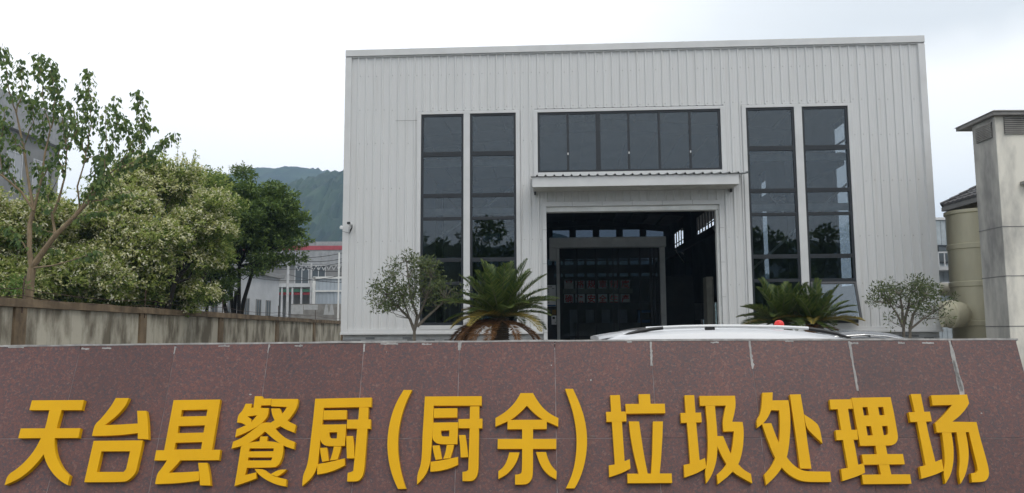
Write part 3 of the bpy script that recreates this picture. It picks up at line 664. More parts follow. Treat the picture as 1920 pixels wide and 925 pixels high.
# ---- the raised characters: outlines of each stroke measured off the wall
GA = {
'天': (0, [[[(270,140),(712,137),(690,222),(248,222)]], [[(175,377),(680,375),(662,457),(154,460)]],
  [[(418,222),(520,222),(478,375),(461,460),(460,540),(478,620),(515,700),(555,748),(590,778),(572,857),(520,828),(460,775),(410,705),(382,645),(370,595),(320,660),(260,725),(180,790),(100,832),(38,857),(62,772),(150,715),(230,640),(300,550),(345,462),(383,375)]]]),
'台': (0, [[[(980,120),(1090,120),(1070,170),(1030,225),(980,275),(930,315),(888,348),(1000,345),(1168,335),(1168,415),(1080,427),(1000,434),(900,439),(778,440),(800,345),(850,300),(900,240),(945,180)]],
  [[(1160,228),(1237,228),(1248,290),(1254,370),(1256,470),(1165,465),(1167,380),(1164,300)]],
  [[(792,482),(1208,478),(1190,570),(1160,700),(1150,745),(1120,785),(1080,820),(1040,830),(712,832)],[(858,571),(1100,570),(1072,700),(1065,725),(1045,745),(819,745)]]]),
'县': (280, [[[(205,138),(600,132),(530,557),(125,562)],[(275,222),(492,217),(482,272),(264,277)],[(247,357),(470,350),(458,412),(238,417)],[(222,498),(447,492),(437,552),(210,556)]],
  [[(58,562),(602,557),(588,645),(42,648)]],
  [[(150,646),(262,646),(225,690),(165,752),(290,748),(420,740),(420,818),(320,832),(200,843),(48,848),(65,760),(105,715)]], [[(413,668),(490,668),(502,720),(512,790),(517,860),(428,858),(425,800),(420,735)]]]),
'餐': (280, [[[(893,105),(955,105),(962,125),(1032,124),(1028,180),(945,183),(940,205),(880,205)]],
  [[(815,168),(868,168),(860,202),(1010,205),(1005,265),(975,310),(930,350),(870,385),(800,420),(726,450),(738,385),(818,350),(776,328),(742,327),(750,265),(790,225)],[(830,275),(912,265),(862,325),(862,298)]],
  [[(1030,208),(1105,208),(1122,250),(1150,295),(1190,325),(1240,347),(1226,412),(1160,388),(1100,355),(1060,310),(1038,260)]],
  [[(1035,127),(1258,128),(1252,190),(1220,250),(1170,312),(1100,362),(1066,380),(1030,325),(1075,300),(1130,250),(1165,195),(1030,190)]],
  [[(960,325),(1030,328),(1060,370),(1100,420),(1160,465),(1232,492),(1222,552),(1150,530),(1080,490),(1020,440),(978,402),(930,445),(870,485),(800,520),(695,548),(708,490),(780,460),(850,410),(910,365)]],
  [[(938,445),(1000,445),(995,490),(932,488)]],
  [[(860,487),(1065,485),(1135,520),(1130,600),(1110,660),(1085,695),(1050,708),(825,710),(808,772),(905,748),(905,800),(840,825),(720,865),(745,720),(775,530)],[(848,545),(1052,545),(1050,570),(842,572)],[(838,622),(1042,622),(1030,648),(832,648)]],
  [[(890,720),(972,722),(1010,755),(1060,785),(1160,808),(1155,868),(1080,855),(1000,820),(940,780),(905,745)]], [[(1095,725),(1160,725),(1130,755),(1080,785),(1025,765)]]]),
'厨': (540, [[[(230,126),(708,116),(705,195),(302,202),(292,330),(272,480),(262,600),(250,690),(225,755),(185,810),(120,865),(125,775),(160,700),(178,600),(195,450),(215,280)]],
  [[(302,225),(498,222),(494,300),(297,303)]], [[(288,345),(494,342),(480,525),(340,528),(300,515),(275,488),(272,440)],[(350,410),(416,408),(412,462),(365,462),(350,445)]],
  [[(270,542),(330,540),(345,650),(290,660),(278,610)]], [[(388,530),(450,530),(440,575),(418,640),(355,648),(375,590)]], [[(248,680),(350,662),(480,630),(480,690),(400,730),(320,755),(246,767)]],
  [[(602,198),(682,198),(670,400),(655,600),(645,720),(632,780),(605,815),(580,825),(500,826),(505,752),(530,748),(552,735),(562,640),(580,420),(595,300)]], [[(500,303),(700,300),(698,380),(497,378)]], [[(492,442),(548,440),(560,520),(562,630),(498,630),(495,530)]]]),
'(': (540, [[[(978,52),(1050,52),(1005,140),(965,250),(938,380),(928,500),(935,620),(955,740),(980,830),(1000,888),(930,888),(890,800),(858,690),(842,580),(840,470),(855,350),(885,235),(925,140)]]]),
'厨 ': (780, [[[(75,107),(556,104),(556,184),(150,184),(145,330),(135,480),(127,600),(118,680),(95,745),(60,800),(8,852),(10,765),(40,690),(50,600),(55,440),(65,280)]],
  [[(152,208),(350,206),(348,284),(150,287)]], [[(145,328),(357,325),(350,510),(210,512),(170,500),(142,475),(138,440)],[(212,395),(282,393),(280,445),(225,445),(212,430)]],
  [[(140,523),(200,520),(220,636),(165,642),(150,590)]], [[(260,515),(322,515),(310,570),(290,630),(230,634),(250,580)]], [[(123,660),(230,645),(355,618),(355,685),(280,718),(190,738),(121,743)]],
  [[(457,190),(536,190),(533,400),(530,600),(528,730),(515,785),(490,815),(460,823),(393,822),(393,745),(425,742),(442,725),(445,640),(452,420)]], [[(360,298),(562,294),(560,376),(358,374)]], [[(363,434),(418,432),(432,520),(442,620),(378,622),(374,530)]]]),
'余': (780, [[[(885,78),(990,78),(1025,140),(1075,205),(1135,255),(1205,290),(1203,362),(1105,318),(1065,300),(1000,250),(938,185),(880,245),(810,300),(770,320),(672,362),(672,290),(740,250),(800,200),(850,140)]],
  [[(775,305),(1108,303),(1106,382),(773,384)]], [[(692,466),(1187,466),(1187,550),(690,550)]],
  [[(898,380),(990,380),(990,740),(985,790),(965,830),(930,852),(838,852),(838,768),(870,766),(890,755),(898,730)]], [[(790,580),(876,580),(860,640),(825,705),(770,765),(697,805),(697,740),(740,705),(770,650)]], [[(1015,577),(1100,577),(1118,640),(1150,700),(1190,740),(1188,808),(1130,780),(1080,730),(1045,670)]]]),
')': (1040, [[[(88,42),(155,42),(205,150),(245,260),(270,380),(276,500),(265,620),(240,730),(205,820),(168,884),(95,884),(140,790),(170,680),(185,560),(186,440),(172,320),(145,200)]]]),
'垃': (1040, [[[(470,96),(552,94),(570,330),(592,660),(510,690),(490,400),(478,230)]], [[(435,237),(605,234),(608,317),(440,322)]], [[(458,690),(510,682),(590,656),(635,636),(642,715),(570,755),(462,790)]],
  [[(710,88),(806,86),(812,175),(716,175)]], [[(598,170),(932,168),(936,248),(605,252)]], [[(628,318),(714,318),(730,430),(755,600),(788,765),(712,765),(670,600),(640,440)]], [[(832,318),(916,318),(912,450),(900,640),(888,765),(815,765),(825,600)]], [[(614,760),(990,758),(995,838),(618,840)]]]),
'圾': (1260, [[[(106,97),(188,95),(205,330),(235,660),(155,690),(135,420),(115,230)]], [[(72,246),(246,243),(252,325),(77,330)]], [[(100,686),(150,676),(232,648),(280,627),(290,710),(215,755),(106,793)]],
  [[(280,150),(362,150),(368,240),(378,350),(385,450),(385,560),(375,660),(350,740),(322,800),(290,843),(278,745),(290,700),(302,600),(305,480),(296,320)]],
  [[(378,442),(432,442),(470,530),(505,610),(560,680),(610,730),(668,762),(680,842),(610,805),(550,770),(515,742),(460,680),(410,590),(380,520)]],
  [[(232,102),(533,100),(540,180),(528,250),(510,320),(598,323),(608,400),(605,500),(590,600),(562,685),(515,742),(460,795),(388,850),(378,768),(440,715),(480,640),(500,590),(515,500),(524,402),(436,404),(428,325),(440,250),(455,183),(238,185)]]]),
'处': (1260, [[[(765,75),(852,72),(850,140),(985,138),(998,220),(1003,330),(998,440),(988,540),(972,625),(928,715),(870,790),(797,857),(780,770),(830,715),(870,640),(895,560),(908,480),(915,350),(908,225),(840,222),(815,280),(778,330),(722,372),(714,310),(745,260),(760,180)]],
  [[(760,335),(840,332),(875,430),(925,540),(972,625),(1030,690),(1090,728),(1150,742),(1338,742),(1348,830),(1130,830),(1060,810),(990,770),(930,712),(870,625),(815,490)]], [[(998,90),(1088,88),(1115,250),(1150,520),(1180,718),(1085,716),(1050,450),(1020,250)]], [[(1118,258),(1190,305),(1248,355),(1274,505),(1200,435),(1135,370)]]]),
'理': (1400, [[[(702,133),(890,130),(900,210),(712,216)]], [[(770,210),(858,210),(885,390),(915,520),(945,690),(860,720),(820,500),(790,330)]], [[(752,392),(935,388),(944,472),(762,476)]], [[(798,720),(860,710),(940,685),(992,672),(1003,752),(930,785),(812,822)]],
  [[(1088,500),(1172,500),(1190,590),(1205,680),(1225,770),(1138,770),(1118,680),(1100,590)]],
  [[(888,118),(1217,112),(1245,240),(1270,380),(1282,450),(1272,490),(1250,512),(1215,522),(962,524),(930,350)],[(980,196),(1022,195),(1035,266),(992,268)],[(1112,195),(1155,195),(1168,265),(1124,266)],[(1010,357),(1052,356),(1068,436),(1024,437)],[(1145,356),(1190,355),(1198,395),(1195,425),(1180,433),(1160,434)]],
  [[(975,597),(1322,593),(1338,680),(990,684)]], [[(975,768),(1382,765),(1395,845),(988,848)]]]),
'场': (1600, [[[(486,87),(570,85),(600,235),(630,400),(695,660),(612,690),(575,500),(540,320),(512,200)]], [[(468,240),(648,235),(665,317),(484,323)]], [[(562,700),(612,688),(695,660),(748,638),(766,735),(690,770),(578,803)]],
  [[(750,405),(828,405),(845,500),(850,600),(845,680),(825,770),(780,845),(762,750),(775,660),(770,560)]], [[(872,405),(950,405),(970,500),(978,590),(970,690),(945,780),(908,845),(892,755),(902,660),(897,560)]],
  [[(658,96),(962,90),(980,165),(950,215),(900,272),(838,320),(1042,323),(1072,450),(1112,590),(1142,700),(1150,765),(1138,802),(1108,830),(1005,832),(996,757),(1038,752),(1054,730),(1048,690),(1012,550),(978,408),(708,412),(692,332),(745,285),(790,235),(835,178),(672,182)]]]),
}
M['gold'] = mat('yellow_enamel', (.74,.405,.003), .42, .03, 3.0, col2=(.69,.37,.003), spec=.22)
LD = .030
def chaikin(lp):
    """round the gentle bends of an outline and keep its corners"""
    out = []; n = len(lp)
    for i in range(n):
        a, b, c = Vector(lp[i-1]), Vector(lp[i]), Vector(lp[(i+1) % n])
        d1, d2 = (b-a), (c-b)
        ang = abs(math.atan2(d1.x*d2.y-d1.y*d2.x, d1.dot(d2)))
        if .04 < ang < .75: out += [tuple(b + (a-b)*.25), tuple(b + (c-b)*.25)]
        else: out.append(tuple(b))
    return out
for ch, (x0, strokes) in GA.items():
    b = MB()
    for k, st in enumerate(strokes):
        off = LD + .0006*k
        loops = [[on_sign(x0 + X/4.5125, 720 + Y/4.5125, off) for X, Y in chaikin(chaikin(lp))] for lp in st]
        b.poly(loops, -.0005 - .0002*k, off)
    nm = 'raised_bracket' if ch in '()' else 'raised_character'
    o = b.build(nm, M['gold'], sign)
    o['label'] = {'(': 'raised yellow opening bracket', ')': 'raised yellow closing bracket', '厨': 'raised yellow character 厨 before the opening bracket', '厨 ': 'raised yellow character 厨 inside the brackets'}.get(ch, 'raised yellow character ' + ch)

# ------------------------------------------------------------------ compound wall on the left
M['stain_wall'] = mat('stained_render', (.50,.46,.37), .95, .2, 1.15, (1,1,.42), col2=(.17,.145,.105), detail=9, bump=.15, lo=.41, hi=.57, streak=.35)
M['wall_cap'] = mat('weathered_beam', (.23,.165,.10), .95, .2, 2.5, (1,1,.5), col2=(.10,.07,.042), bump=.3)
cw = empty('compound_wall', (-12, 12, 0), 'stained grey rendered yard wall with brown piers left of the hall', 'wall')
PIL = [at(px, 600, 12*1500/(960-px)) for px in (33, 265, 412, 518, 588, 640)]
YP = [PIL[0].y - 6.9] + [p.y for p in PIL] + [PIL[-1].y + 7.6]
zt = 2.5
for a, b in zip(YP, YP[1:]):
    w = MB(); w.box(-.09, .05, a-12+.23, b-12-.23, 0, zt-.22); w.build('panel', M['stain_wall'], cw)
for y in YP:
    w = MB(); w.box(-.2, .12, y-12-.23, y-12+.23, 0, zt-.215); w.build('pier', M['wall_cap'], cw, bevel=.01)
w = MB(); n = 60; v = []
for i in range(n+1):
    y = YP[0]-12-.3 + (YP[-1]-YP[0]+.6)*i/n; j = rng.normal(0, .008)
    v += [(-.22,y,zt-.21),(.15+j,y,zt-.21+j*.4),(.15-j,y,zt-.01+j),(-.22,y,zt-.01+j)]
w.add(v, [(i*4+(k+1) % 4, i*4+k, (i+1)*4+k, (i+1)*4+(k+1) % 4) for i in range(n) for k in range(4)] + [(0,1,2,3), (n*4+3,n*4+2,n*4+1,n*4)])
w.build('top_beam', M['wall_cap'], cw)
M['rust'] = mat('rusty_iron', (.07,.04,.025), .8, .2, 9)
for i, y in enumerate(YP[1:]):
    w = MB(); w.tube([(.13, y-12, zt-.35), (.13, y-12, zt+.25), (.1, y-12+.08, zt+.55)], .018, 5); w.build('iron_spike', M['rust'], cw)
w = MB()
for zz, ph in ((zt+.06, 0), (zt+.22, 1)):
    pts = []
    for a, b in zip(YP, YP[1:]):
        for k in range(8):
            t = k/8; pts.append((.13 + .02*math.sin(k*2+ph), a-12+(b-a)*t, zz - .10*math.sin(PI*t) + rng.normal(0, .015)))
    w.tube(pts, .009, 4)
w.build('loose_wire', M['rust'], cw)

# ------------------------------------------------------------------ far buildings on the left
def win_block(parent, xs, zs, y, w, h, face, m_fr, m_pane, name='window'):
    for x in xs:
        for z in zs:
            f = MB()
            for (a, b, c, d) in ((0,.08,0,h),(w-.08,w,0,h),(.08,w-.08,h-.08,h),(.08,w-.08,0,.08),(w/2-.04,w/2+.04,.08,h-.08)):
                f.box(x+a, x+b, y-.06, y+.02, z+c, z+d) if face == 'y' else f.box(y-.02, y+.06, x+a, x+b, z+c, z+d)
            o = f.build(name, m_fr, parent)
            p = MB(); p.add([(x,y-.02,z),(x+w,y-.02,z),(x+w,y-.02,z+h),(x,y-.02,z+h)] if face == 'y' else [(y+.02,x,z),(y+.02,x+w,z),(y+.02,x+w,z+h),(y+.02,x,z+h)], [(0,1,2,3)])
            p.build('pane', m_pane, o)
M['dim_glass'] = mat('dim_glass', (.10,.115,.125), .1, .1, .5)
M['grey_render'] = mat('grey_render', (.26,.26,.255), .9, .15, .5)
M['white_render'] = mat('white_render', (.50,.51,.52), .9, .1, .5)
M['pale_frame'] = mat('pale_frame', (.55,.56,.57), .5)
# tall block far left, its long face turned towards the yard
tb = empty('office_block', (-38, 56, 0), 'tall grey office block showing between the leaves at the left edge', 'building')
b = MB(); b.box(-12, 0, -16, 10, 0, 19.0); b.build('wall', M['grey_render'], tb)
b = MB(); b.box(-12.3, .45, -16.3, 10.3, 17.2, 19.7); b.build('parapet', mat('parapet_grey', (.33,.335,.34), .9), tb)
win_block(tb, [-14, -10.6, -7.2, -3.8, -.4, 3.0, 6.4], [2.2, 5.9, 9.6, 13.3], .001, 2.0, 2.3, 'x', M['pale_frame'], mat('curtained_pane', (.36,.37,.38), .2, .1, .4))
# grey factory with red stripe
p0 = at(395, 455, 90); p1 = at(760, 455, 90); ZF = p0.z
gf = empty('striped_factory', (p0.x, 90, 0), 'grey factory with red stripe below its roofline behind the dark tree', 'building')
w_ = p1.x - p0.x
b = MB(); b.box(0, w_, 0, 20, 0, ZF - 2.6); b.build('wall', M['grey_render'], gf)
b = MB(); b.box(-.1, w_+.1, -.35, 20, ZF-2.6, ZF); 
for i in range(int(w_/.9)): b.box(.9*i, .9*i+.08, -.39, -.35, ZF-2.55, ZF-.02)
b.build('fascia', mat('grey_fascia', (.33,.34,.35), .7), gf)
b = MB(); b.box(-.1, w_+.1, -.42, -.392, ZF-.95, ZF-.48); b.build('red_stripe', mat('faded_red', (.40,.075,.095), .6), gf)
z1 = at(600, 496, 90).z; z0 = at(600, 533, 90).z
xa, xb, xc, xd = [at(px, 500, 90).x - p0.x for px in (553, 580, 584, 617)]
win_block(gf, [xa, xc], [z0], -.001, xb-xa, z1-z0, 'y', M['pale_frame'], M['dim_glass'])
b = MB(); x2 = at(620, 500, 90).x-p0.x; b.box(0, x2, -3.2, -.002, at(600,538,90).z-.2, at(600,538,90).z+.2); b.build('ledge', M['white_render'], gf)
b = MB(); b.box(2, x2-1, -3.0, -2.6, at(600,550,90).z, at(600,545,90).z); b.build('green_awning', mat('green_awning', (.05,.16,.10), .7), gf)
b = MB(); b.box(2, x2-1, -2.9, -2.7, at(600,555,90).z, at(600,550.5,90).z); b.build('red_band', mat('dull_red_band', (.30,.04,.05), .7), gf)
for px in (543, 562, 578, 600):
    c = MB(); x = at(px,560,90).x-p0.x; c.box(x-.09, x+.09, -3.1, -2.9, 0, at(600,538,90).z-.2); c.build('column', M['white_render'], gf)
# white low building receding on the left of it
q0 = at(372, 600, 52); q1 = at(522, 600, 66)
lw = empty('white_workshop', (q0.x, q0.y, 0), 'low white workshop with narrow grey windows behind the dark tree trunks', 'building', rz=math.atan2(q1.y-q0.y, q1.x-q0.x))
ln_ = (q1-q0).length; zt_w = at(500, 520, 64).z
b = MB(); b.box(0, ln_, 0, 8, 0, zt_w); b.build('wall', M['white_render'], lw)
b = MB(); b.box(-.3, ln_+.3, -.35, 8.3, zt_w, zt_w+.3); b.build('roof', M['grey_render'], lw)
win_block(lw, [ln_*f for f in (.12,.30,.50,.66,.80)], [2.6], -.001, .95, 1.7, 'y', M['grey_render'], M['dim_glass'])
# ribbed steel shed and low parapet next to the hall
s0_, s1_ = at(592, 560, 60), at(668, 560, 60); zz = at(620, 523, 60).z
sd_ = empty('steel_shed', (s0_.x, 60, 0), 'pale blue ribbed steel shed just left of the hall', 'shed')
b = MB(); W_ = s1_.x - s0_.x; n = int(W_/.14); v = []
for i in range(n+1): v += [(W_*i/n, (.04 if i % 2 else 0), 0), (W_*i/n, (.04 if i % 2 else 0), zz)]
b.add(v, [(2*i, 2*i+2, 2*i+3, 2*i+1) for i in range(n)]); b.box(0, W_, .05, 5, 0, zz-.02); b.build('ribbed_sheet', mat('blue_grey_sheet', (.42,.47,.52), .5, .08, .6), sd_)
b = MB(); b.box(-.2, W_, -.1, .0, zz, zz+.16); b.box(-.2, W_, -.08, -.02, at(620,546,60).z-.06, at(620,546,60).z+.06); b.box(-.25, -.02, -.1, .1, 0, zz+.1); b.build('rail_frame', M['portal'], sd_)
l0, l1 = at(545, 600, 58), at(668, 600, 58); zl = at(600, 570, 58).z
lp = empty('concrete_parapet', (l0.x, 58, 0), 'low grey concrete parapet with pale patches behind the yard wall', 'wall')
b = MB(); b.box(0, l1.x-l0.x, 0, .3, 0, zl); b.build('wall', M['concrete'], lp)
b = MB()
for a, c, d, e in ((546,568,572,589),(570,596,572,581)):
    A, B = at(a, d, 58), at(c, e, 58); b.box(A.x-l0.x, B.x-l0.x, -.006, -.001, B.z, A.z)
for px in (612, 622): A = at(px, 571, 58); b.poly([[(A.x-l0.x-.06, A.z),(A.x-l0.x+.06, A.z),(A.x-l0.x+.2, A.z-.75),(A.x-l0.x-.2, A.z-.75)]], -.006, -.001, tf=lambda p: (p[0], -p[2]-.007, p[1]))
b.build('pale_patches', mat('patch_grey', (.46,.47,.47), .9), lp)
# poles and wires
def pole(px, py0, Y, r, m, label, arm=0):
    A = at(px, py0, Y); p = empty('utility_pole', (A.x, Y, 0), label, 'pole')
    b = MB(); b.tube([(0,0,0),(0,0,A.z)], [r*1.25, r], 8); b.build('shaft', m, p)
    for k in range(arm):
        c = MB(); c.bar((-.7,0,A.z-.3-.5*k), (.7,0,A.z-.3-.5*k), .08, .08); c.build('crossarm', M['portal'], p)
    return A
pA = pole(541, 479, 57, .085, M['pale_frame'], 'thin pale pole rising beside the dark tree')
pB = pole(584, 494, 59, .07, M['pale_frame'], 'thin white pole in front of the factory windows')
pC = pole(636, 474, 56, .055, M['portal'], 'thin grey pole close to the left edge of the hall')
wr = MB()
for (a, b, sag) in ((at(541,482,57), at(700,455,57), .4), (at(541,486,57), at(700,466,57), .5), (at(470,500,57), at(700,474,57), .6), (at(541,492,57), at(690,500,57), .5), (at(541,515,57), at(690,527,57), .3), (at(470,520,57), at(660,512,57), .4)):
    wr.tube([a + (b-a)*t + Vector((0,0,-sag*4*t*(1-t))) for t in np.linspace(0, 1, 14)], .022, 4)
tag(wr.build('overhead_wires', M['steel_dark']), 'thin overhead wires crossing in front of the striped factory', 'wires')
tr_ = MB(); A = at(555, 499, 58); B = at(640, 497, 58)
for k in range(9):
    a = A + (B-A)*(k/9); b = A + (B-A)*((k+1)/9); m = (a+b)/2 - Vector((0,0,.35)); tr_.bar(a, m, .05, .05); tr_.bar(m, b, .05, .05)
tr_.bar(A, B, .06, .06); tag(tr_.build('roof_truss', M['pale_frame']), 'thin zigzag steel truss in front of the factory windows', 'truss')

# ------------------------------------------------------------------ right: vent tower, scrubber, ducts, tiled house
M['tower'] = mat('weathered_cream_render', (.74,.71,.63), .95, .2, .9, (1,1,.4), col2=(.36,.35,.325), detail=11, bump=.15, lo=.36, hi=.56)
tc0 = at(1879, 420, 22)
tw = empty('vent_tower', (tc0.x, 22, 0), 'weathered cream concrete tower with louvred vents and flat overhanging roof', 'tower')
ZTW = at(1862, 218, 22).z; DT = 1.12; WT = 4.2
b = MB(); b.box(0, WT, 0, DT, 0, ZTW); b.m[-1] = 1  # left face takes a darker, greyer render than the other faces
b.build('wall', [M['tower'], mat('darker_side_render', (.56,.545,.50), .95, .2, 1.0, (1,1,.35), col2=(.25,.245,.235), detail=12, bump=.15, lo=.36, hi=.60)], tw, bevel=.02)
b = MB(); b.box(-.12, WT+.4, -.16, DT+.62, ZTW, ZTW+.10); b.add([(-.16,-.20,ZTW+.102),(WT+.4,-.20,ZTW+.102),(WT+.4,DT+.66,ZTW+.102),(-.16,DT+.66,ZTW+.102),(.0,-.0,ZTW+.18),(WT,-.0,ZTW+.18),(WT,DT+.4,ZTW+.18),(.0,DT+.4,ZTW+.18)], [(0,3,2,1),(4,5,6,7),(0,1,5,4),(1,2,6,5),(2,3,7,6),(3,0,4,7)])
b.build('roof_slab', mat('dark_weathered_slab', (.30,.29,.28), .95, .2, 2), tw)
gz = [at(1893, py, 22).z for py in (425, 517.5, 612)]
b = MB()
for z in gz: b.box(-.008, WT, -.008, DT, z-.010, z+.010)
b.build('shadow_groove', mat('groove_grey', (.20,.20,.20), .95), tw)
vt, vb = at(1885, 220, 22).z, at(1885, 252, 22).z; vx = at(1882, 235, 22).x - tc0.x
b = MB(); b.box(vx, vx+1.7, -.014, -.004, vb, vt)
b.build('vent_recess', M['steel_dark'], tw)
b = MB(); n = 9
for i in range(n):
    z = vb + (vt-vb)*(i+.5)/n; b.box(vx, vx+1.7, -.05, -.016, z-.022, z+.012)
b.build('louvre', M['concrete'], tw)
b = MB(); b.box(-.014, -.004, .14, .90, vb-.05, vt-.1); b.build('vent_recess', M['steel_dark'], tw)
b = MB()
for i in range(n):
    z = vb-.05 + (vt-vb-.05)*(i+.5)/n; b.box(-.05, -.016, .14, .90, z-.022, z+.012)
b.build('louvre', M['concrete'], tw)
b = MB(); x = at(1912, 340, 22).x - tc0.x; zz = at(1912, 345, 22).z; b.box(x, x+.5, -.22, -.01, zz-.04, zz+.05); b.build('small_ledge', M['concrete'], tw)
# downpipe at the tower's back left corner
dp = MB(); A = at(1838, 400, 23.3); dp.tube([(A.x-.02, 23.24, G0), (A.x-.02, 23.24, at(1832, 395, 23.3).z)], .055, 10); tag(dp.build('downpipe', mat('cream_pipe', (.50,.47,.41), .5)), 'thin cream downpipe between scrubber and tower', 'downpipe')
# scrubber
M['frp'] = mat('beige_fibreglass', (.64,.60,.44), .5, .1, 1.2, (1,1,.3))
SCY = 25.5; cxl = at(1773, 500, SCY).x; R_s = .82; ztop_s = at(1800, 397, SCY).z
sc = empty('scrubber_tank', (cxl + R_s + .2, SCY, G0), 'tall beige fibreglass scrubber cylinder beside the vent tower', 'tank')
prof = [(R_s, 0)]; zs_ = sorted(at(1800, py, SCY).z - G0 for py in (607, 534, 464))
for z in zs_: prof += [(R_s, z-.09), (R_s+.03, z-.07), (R_s+.03, z+.07), (R_s, z+.09)]
prof += [(R_s, ztop_s-G0-.12), (R_s+.05, ztop_s-G0-.1), (R_s+.05, ztop_s-G0), (R_s*.4, ztop_s-G0+.04)]
b = MB(); b.lathe((0,0,0), prof, 40); b.build('shell', M['frp'], sc, smooth=True)
# large duct elbow coming out in front
EY_ = 24.2; ec = at(1802, 589, EY_); er = 24.5/1500*EY_
b = MB(); x0 = at(1740, 589, 25.3).x - sc.location.x
el = [Vector((x0, EY_-SCY+.3, ec.z-G0)), Vector((ec.x-sc.location.x-.25, EY_-SCY+.25, ec.z-G0)), Vector((ec.x-sc.location.x+.0, EY_-SCY+.33, ec.z-G0)), Vector((ec.x-sc.location.x+.2, EY_-SCY+.55, ec.z-G0)), Vector((ec.x-sc.location.x+.22, EY_-SCY+.9, ec.z-G0))]
b.tube(el, [er, er, er*1.03, er, er*.9], 28); b.build('duct_elbow', M['frp'], sc, smooth=True)
b = MB(); xx = at(1792, 589, EY_).x - sc.location.x; b.lathe((0, EY_-SCY+.26, ec.z-G0), [(er+.005, xx-.05), (er+.035, xx-.04), (er+.035, xx+.04), (er+.005, xx+.05)], 28, axis='x'); b.build('duct_flange', M['frp'], sc, smooth=True)
pz = at(1768, 543, 27.5); pr_ = 12/1500*27.5
b = MB(); b.tube([(pz.x-2.5, 27.5, pz.z), (pz.x+.5, 27.5, pz.z)], pr_, 20); tag(b.build('exhaust_duct', mat('cream_duct', (.50,.48,.40), .5)), 'cream horizontal exhaust duct behind the hall corner', 'duct')
b = MB(); b.tube([(pz.x-2.4, 27.5, G0), (pz.x-2.4, 27.5, pz.z)], .09, 8); tag(b.build('duct_support', M['steel_dark']), 'dark steel support of the exhaust duct', 'support')
# tiled house: its left eave runs towards the road, far end hipped
YF = 34.0; hA = at(1765, 392, YF); ez = hA.z + .1
th_ = empty('tiled_house', (hA.x, YF, 0), 'house with grey ribbed tile roof showing left of the tower', 'house')
b = MB(); b.box(.55, 9, -11, -.55, 0, ez-.05); b.build('wall', mat('tan_render', (.36,.31,.23), .9), th_)
def rp3(t, u, dz=0.0):                                     # t up the slope, u along the eave from the far end
    y0, y1 = -3.6*t, -11.0; return (3.6*t, y0 + (y1-y0)*u, ez + 2.1*t + dz)
b = MB(); rows = 11; n = 60; v = []; f = []
for r_i in range(rows):
    t0, t1 = r_i/rows, (r_i+1)/rows
    for i in range(n+1):
        w_ = .035 if i % 2 else 0
        v += [rp3(t0, i/n, .0), rp3(t0, i/n, .075+w_), rp3(t1, i/n, .03+w_)]
    o_ = r_i*(n+1)*3
    for i in range(n): p = o_+3*i; f += [(p, p+3, p+4, p+1), (p+1, p+4, p+5, p+2)]
b.add(v, f)
v = []; f = []
for r_i in range(rows):                                    # far hip
    t0, t1 = r_i/rows, (r_i+1)/rows
    for i in range(31):
        for t, dz in ((t0, 0), (t0, .075), (t1, .03)): v.append((3.6*t + (9-3.6*t)*i/30, -3.6*t, ez + 2.1*t + dz + (.03 if i % 2 and dz else 0)))
    o_ = r_i*93
    for i in range(30): p = o_+3*i; f += [(p+3, p, p+1, p+4), (p+4, p+1, p+2, p+5)]
b.add(v, f)
for k in range(14): t = k/13.5; b.tube([(3.6*t, -3.6*t, ez+2.1*t+.07), (3.6*(t+.07), -3.6*(t+.07), ez+2.1*(t+.07)+.05)], .11, 8)
b.build('tile_roof', mat('grey_roof_tile', (.115,.112,.115), .85, .25, 5), th_)
b = MB(); b.box(.02, 9, -11, -.02, ez-.06, ez-.002); b.box(.0, .06, -11, 0, ez-.22, ez-.06); b.box(.06, 9, -.06, 0, ez-.22, ez-.06); b.build('eave_board', M['grey_render'], th_)
# pale workshop seen in the gap
w0 = at(1735, 413, 48)
ws = empty('pale_workshop', (w0.x, 48, 0), 'pale blue clad workshop in the gap right of the hall', 'building')
b = MB(); b.box(0, 9, 0, 8, 0, w0.z); 
for i in range(30): b.box(.3*i, .3*i+.04, -.03, 0, 0, w0.z)
b.build('wall', mat('pale_blue_cladding', (.42,.47,.50), .5), ws)
b = MB(); b.box(-.1, 9.1, -.1, .1, w0.z, w0.z+.15); b.build('coping', M['trim'], ws)
z1, z0 = at(1765, 460, 48).z, at(1765, 494, 48).z; xx = at(1757, 480, 48).x - w0.x
win_block(ws, [xx], [z0], -.04, 2.2, z1-z0, 'y', M['frame'], M['dim_glass'])
b = MB(); z = at(1765, 500, 48).z
for k in range(2): b.box(0, 9, -1.2, -.05, z-.3-k*.9, z-.1-k*.9)
b.build('ledge', M['white_render'], ws)
b = MB()
for i in range(24): b.box(.35*i, .35*i+.05, -1.2, -1.15, z-.1, z+.7)
b.box(0, 9, -1.22, -1.13, z+.7, z+.78); b.build('railing', M['pale_frame'], ws)

# ------------------------------------------------------------------ security camera on the hall
s_, z_ = on_hall(655, 424, -.1)
cc = empty('security_camera', hw(s_, -.05, z_), 'small black and white security camera fixed to the hall corner trim', 'security camera', rz=RZ)
b = MB(); b.box(.04, .09, -.10, .0, -.05, .02); b.bar((.065,-.05,-.02), (.05,-.16,.03), .03, .03); b.build('bracket', M['white_paint'], cc, bevel=.006)
b = MB(); b.box(-.01, .12, -.34, -.14, .02, .10); b.build('housing', M['white_paint'], cc, bevel=.012)
b = MB(); b.box(.0, .11, -.355, -.341, .025, .095); b.build('lens_hood', M['black'], cc, bevel=.004)
b = MB(); b.tube([(.11,-.12,.04),(.10,-.09,-.06),(.05,-.07,-.14),(.02,-.06,-.24)], [.012,.016,.026,.012], 6); b.tube([(.02,-.06,-.24),(-.16,-.09,-.19),(-.25,-.05,-.16)], .006, 5); b.build('cable', M['black'], cc)
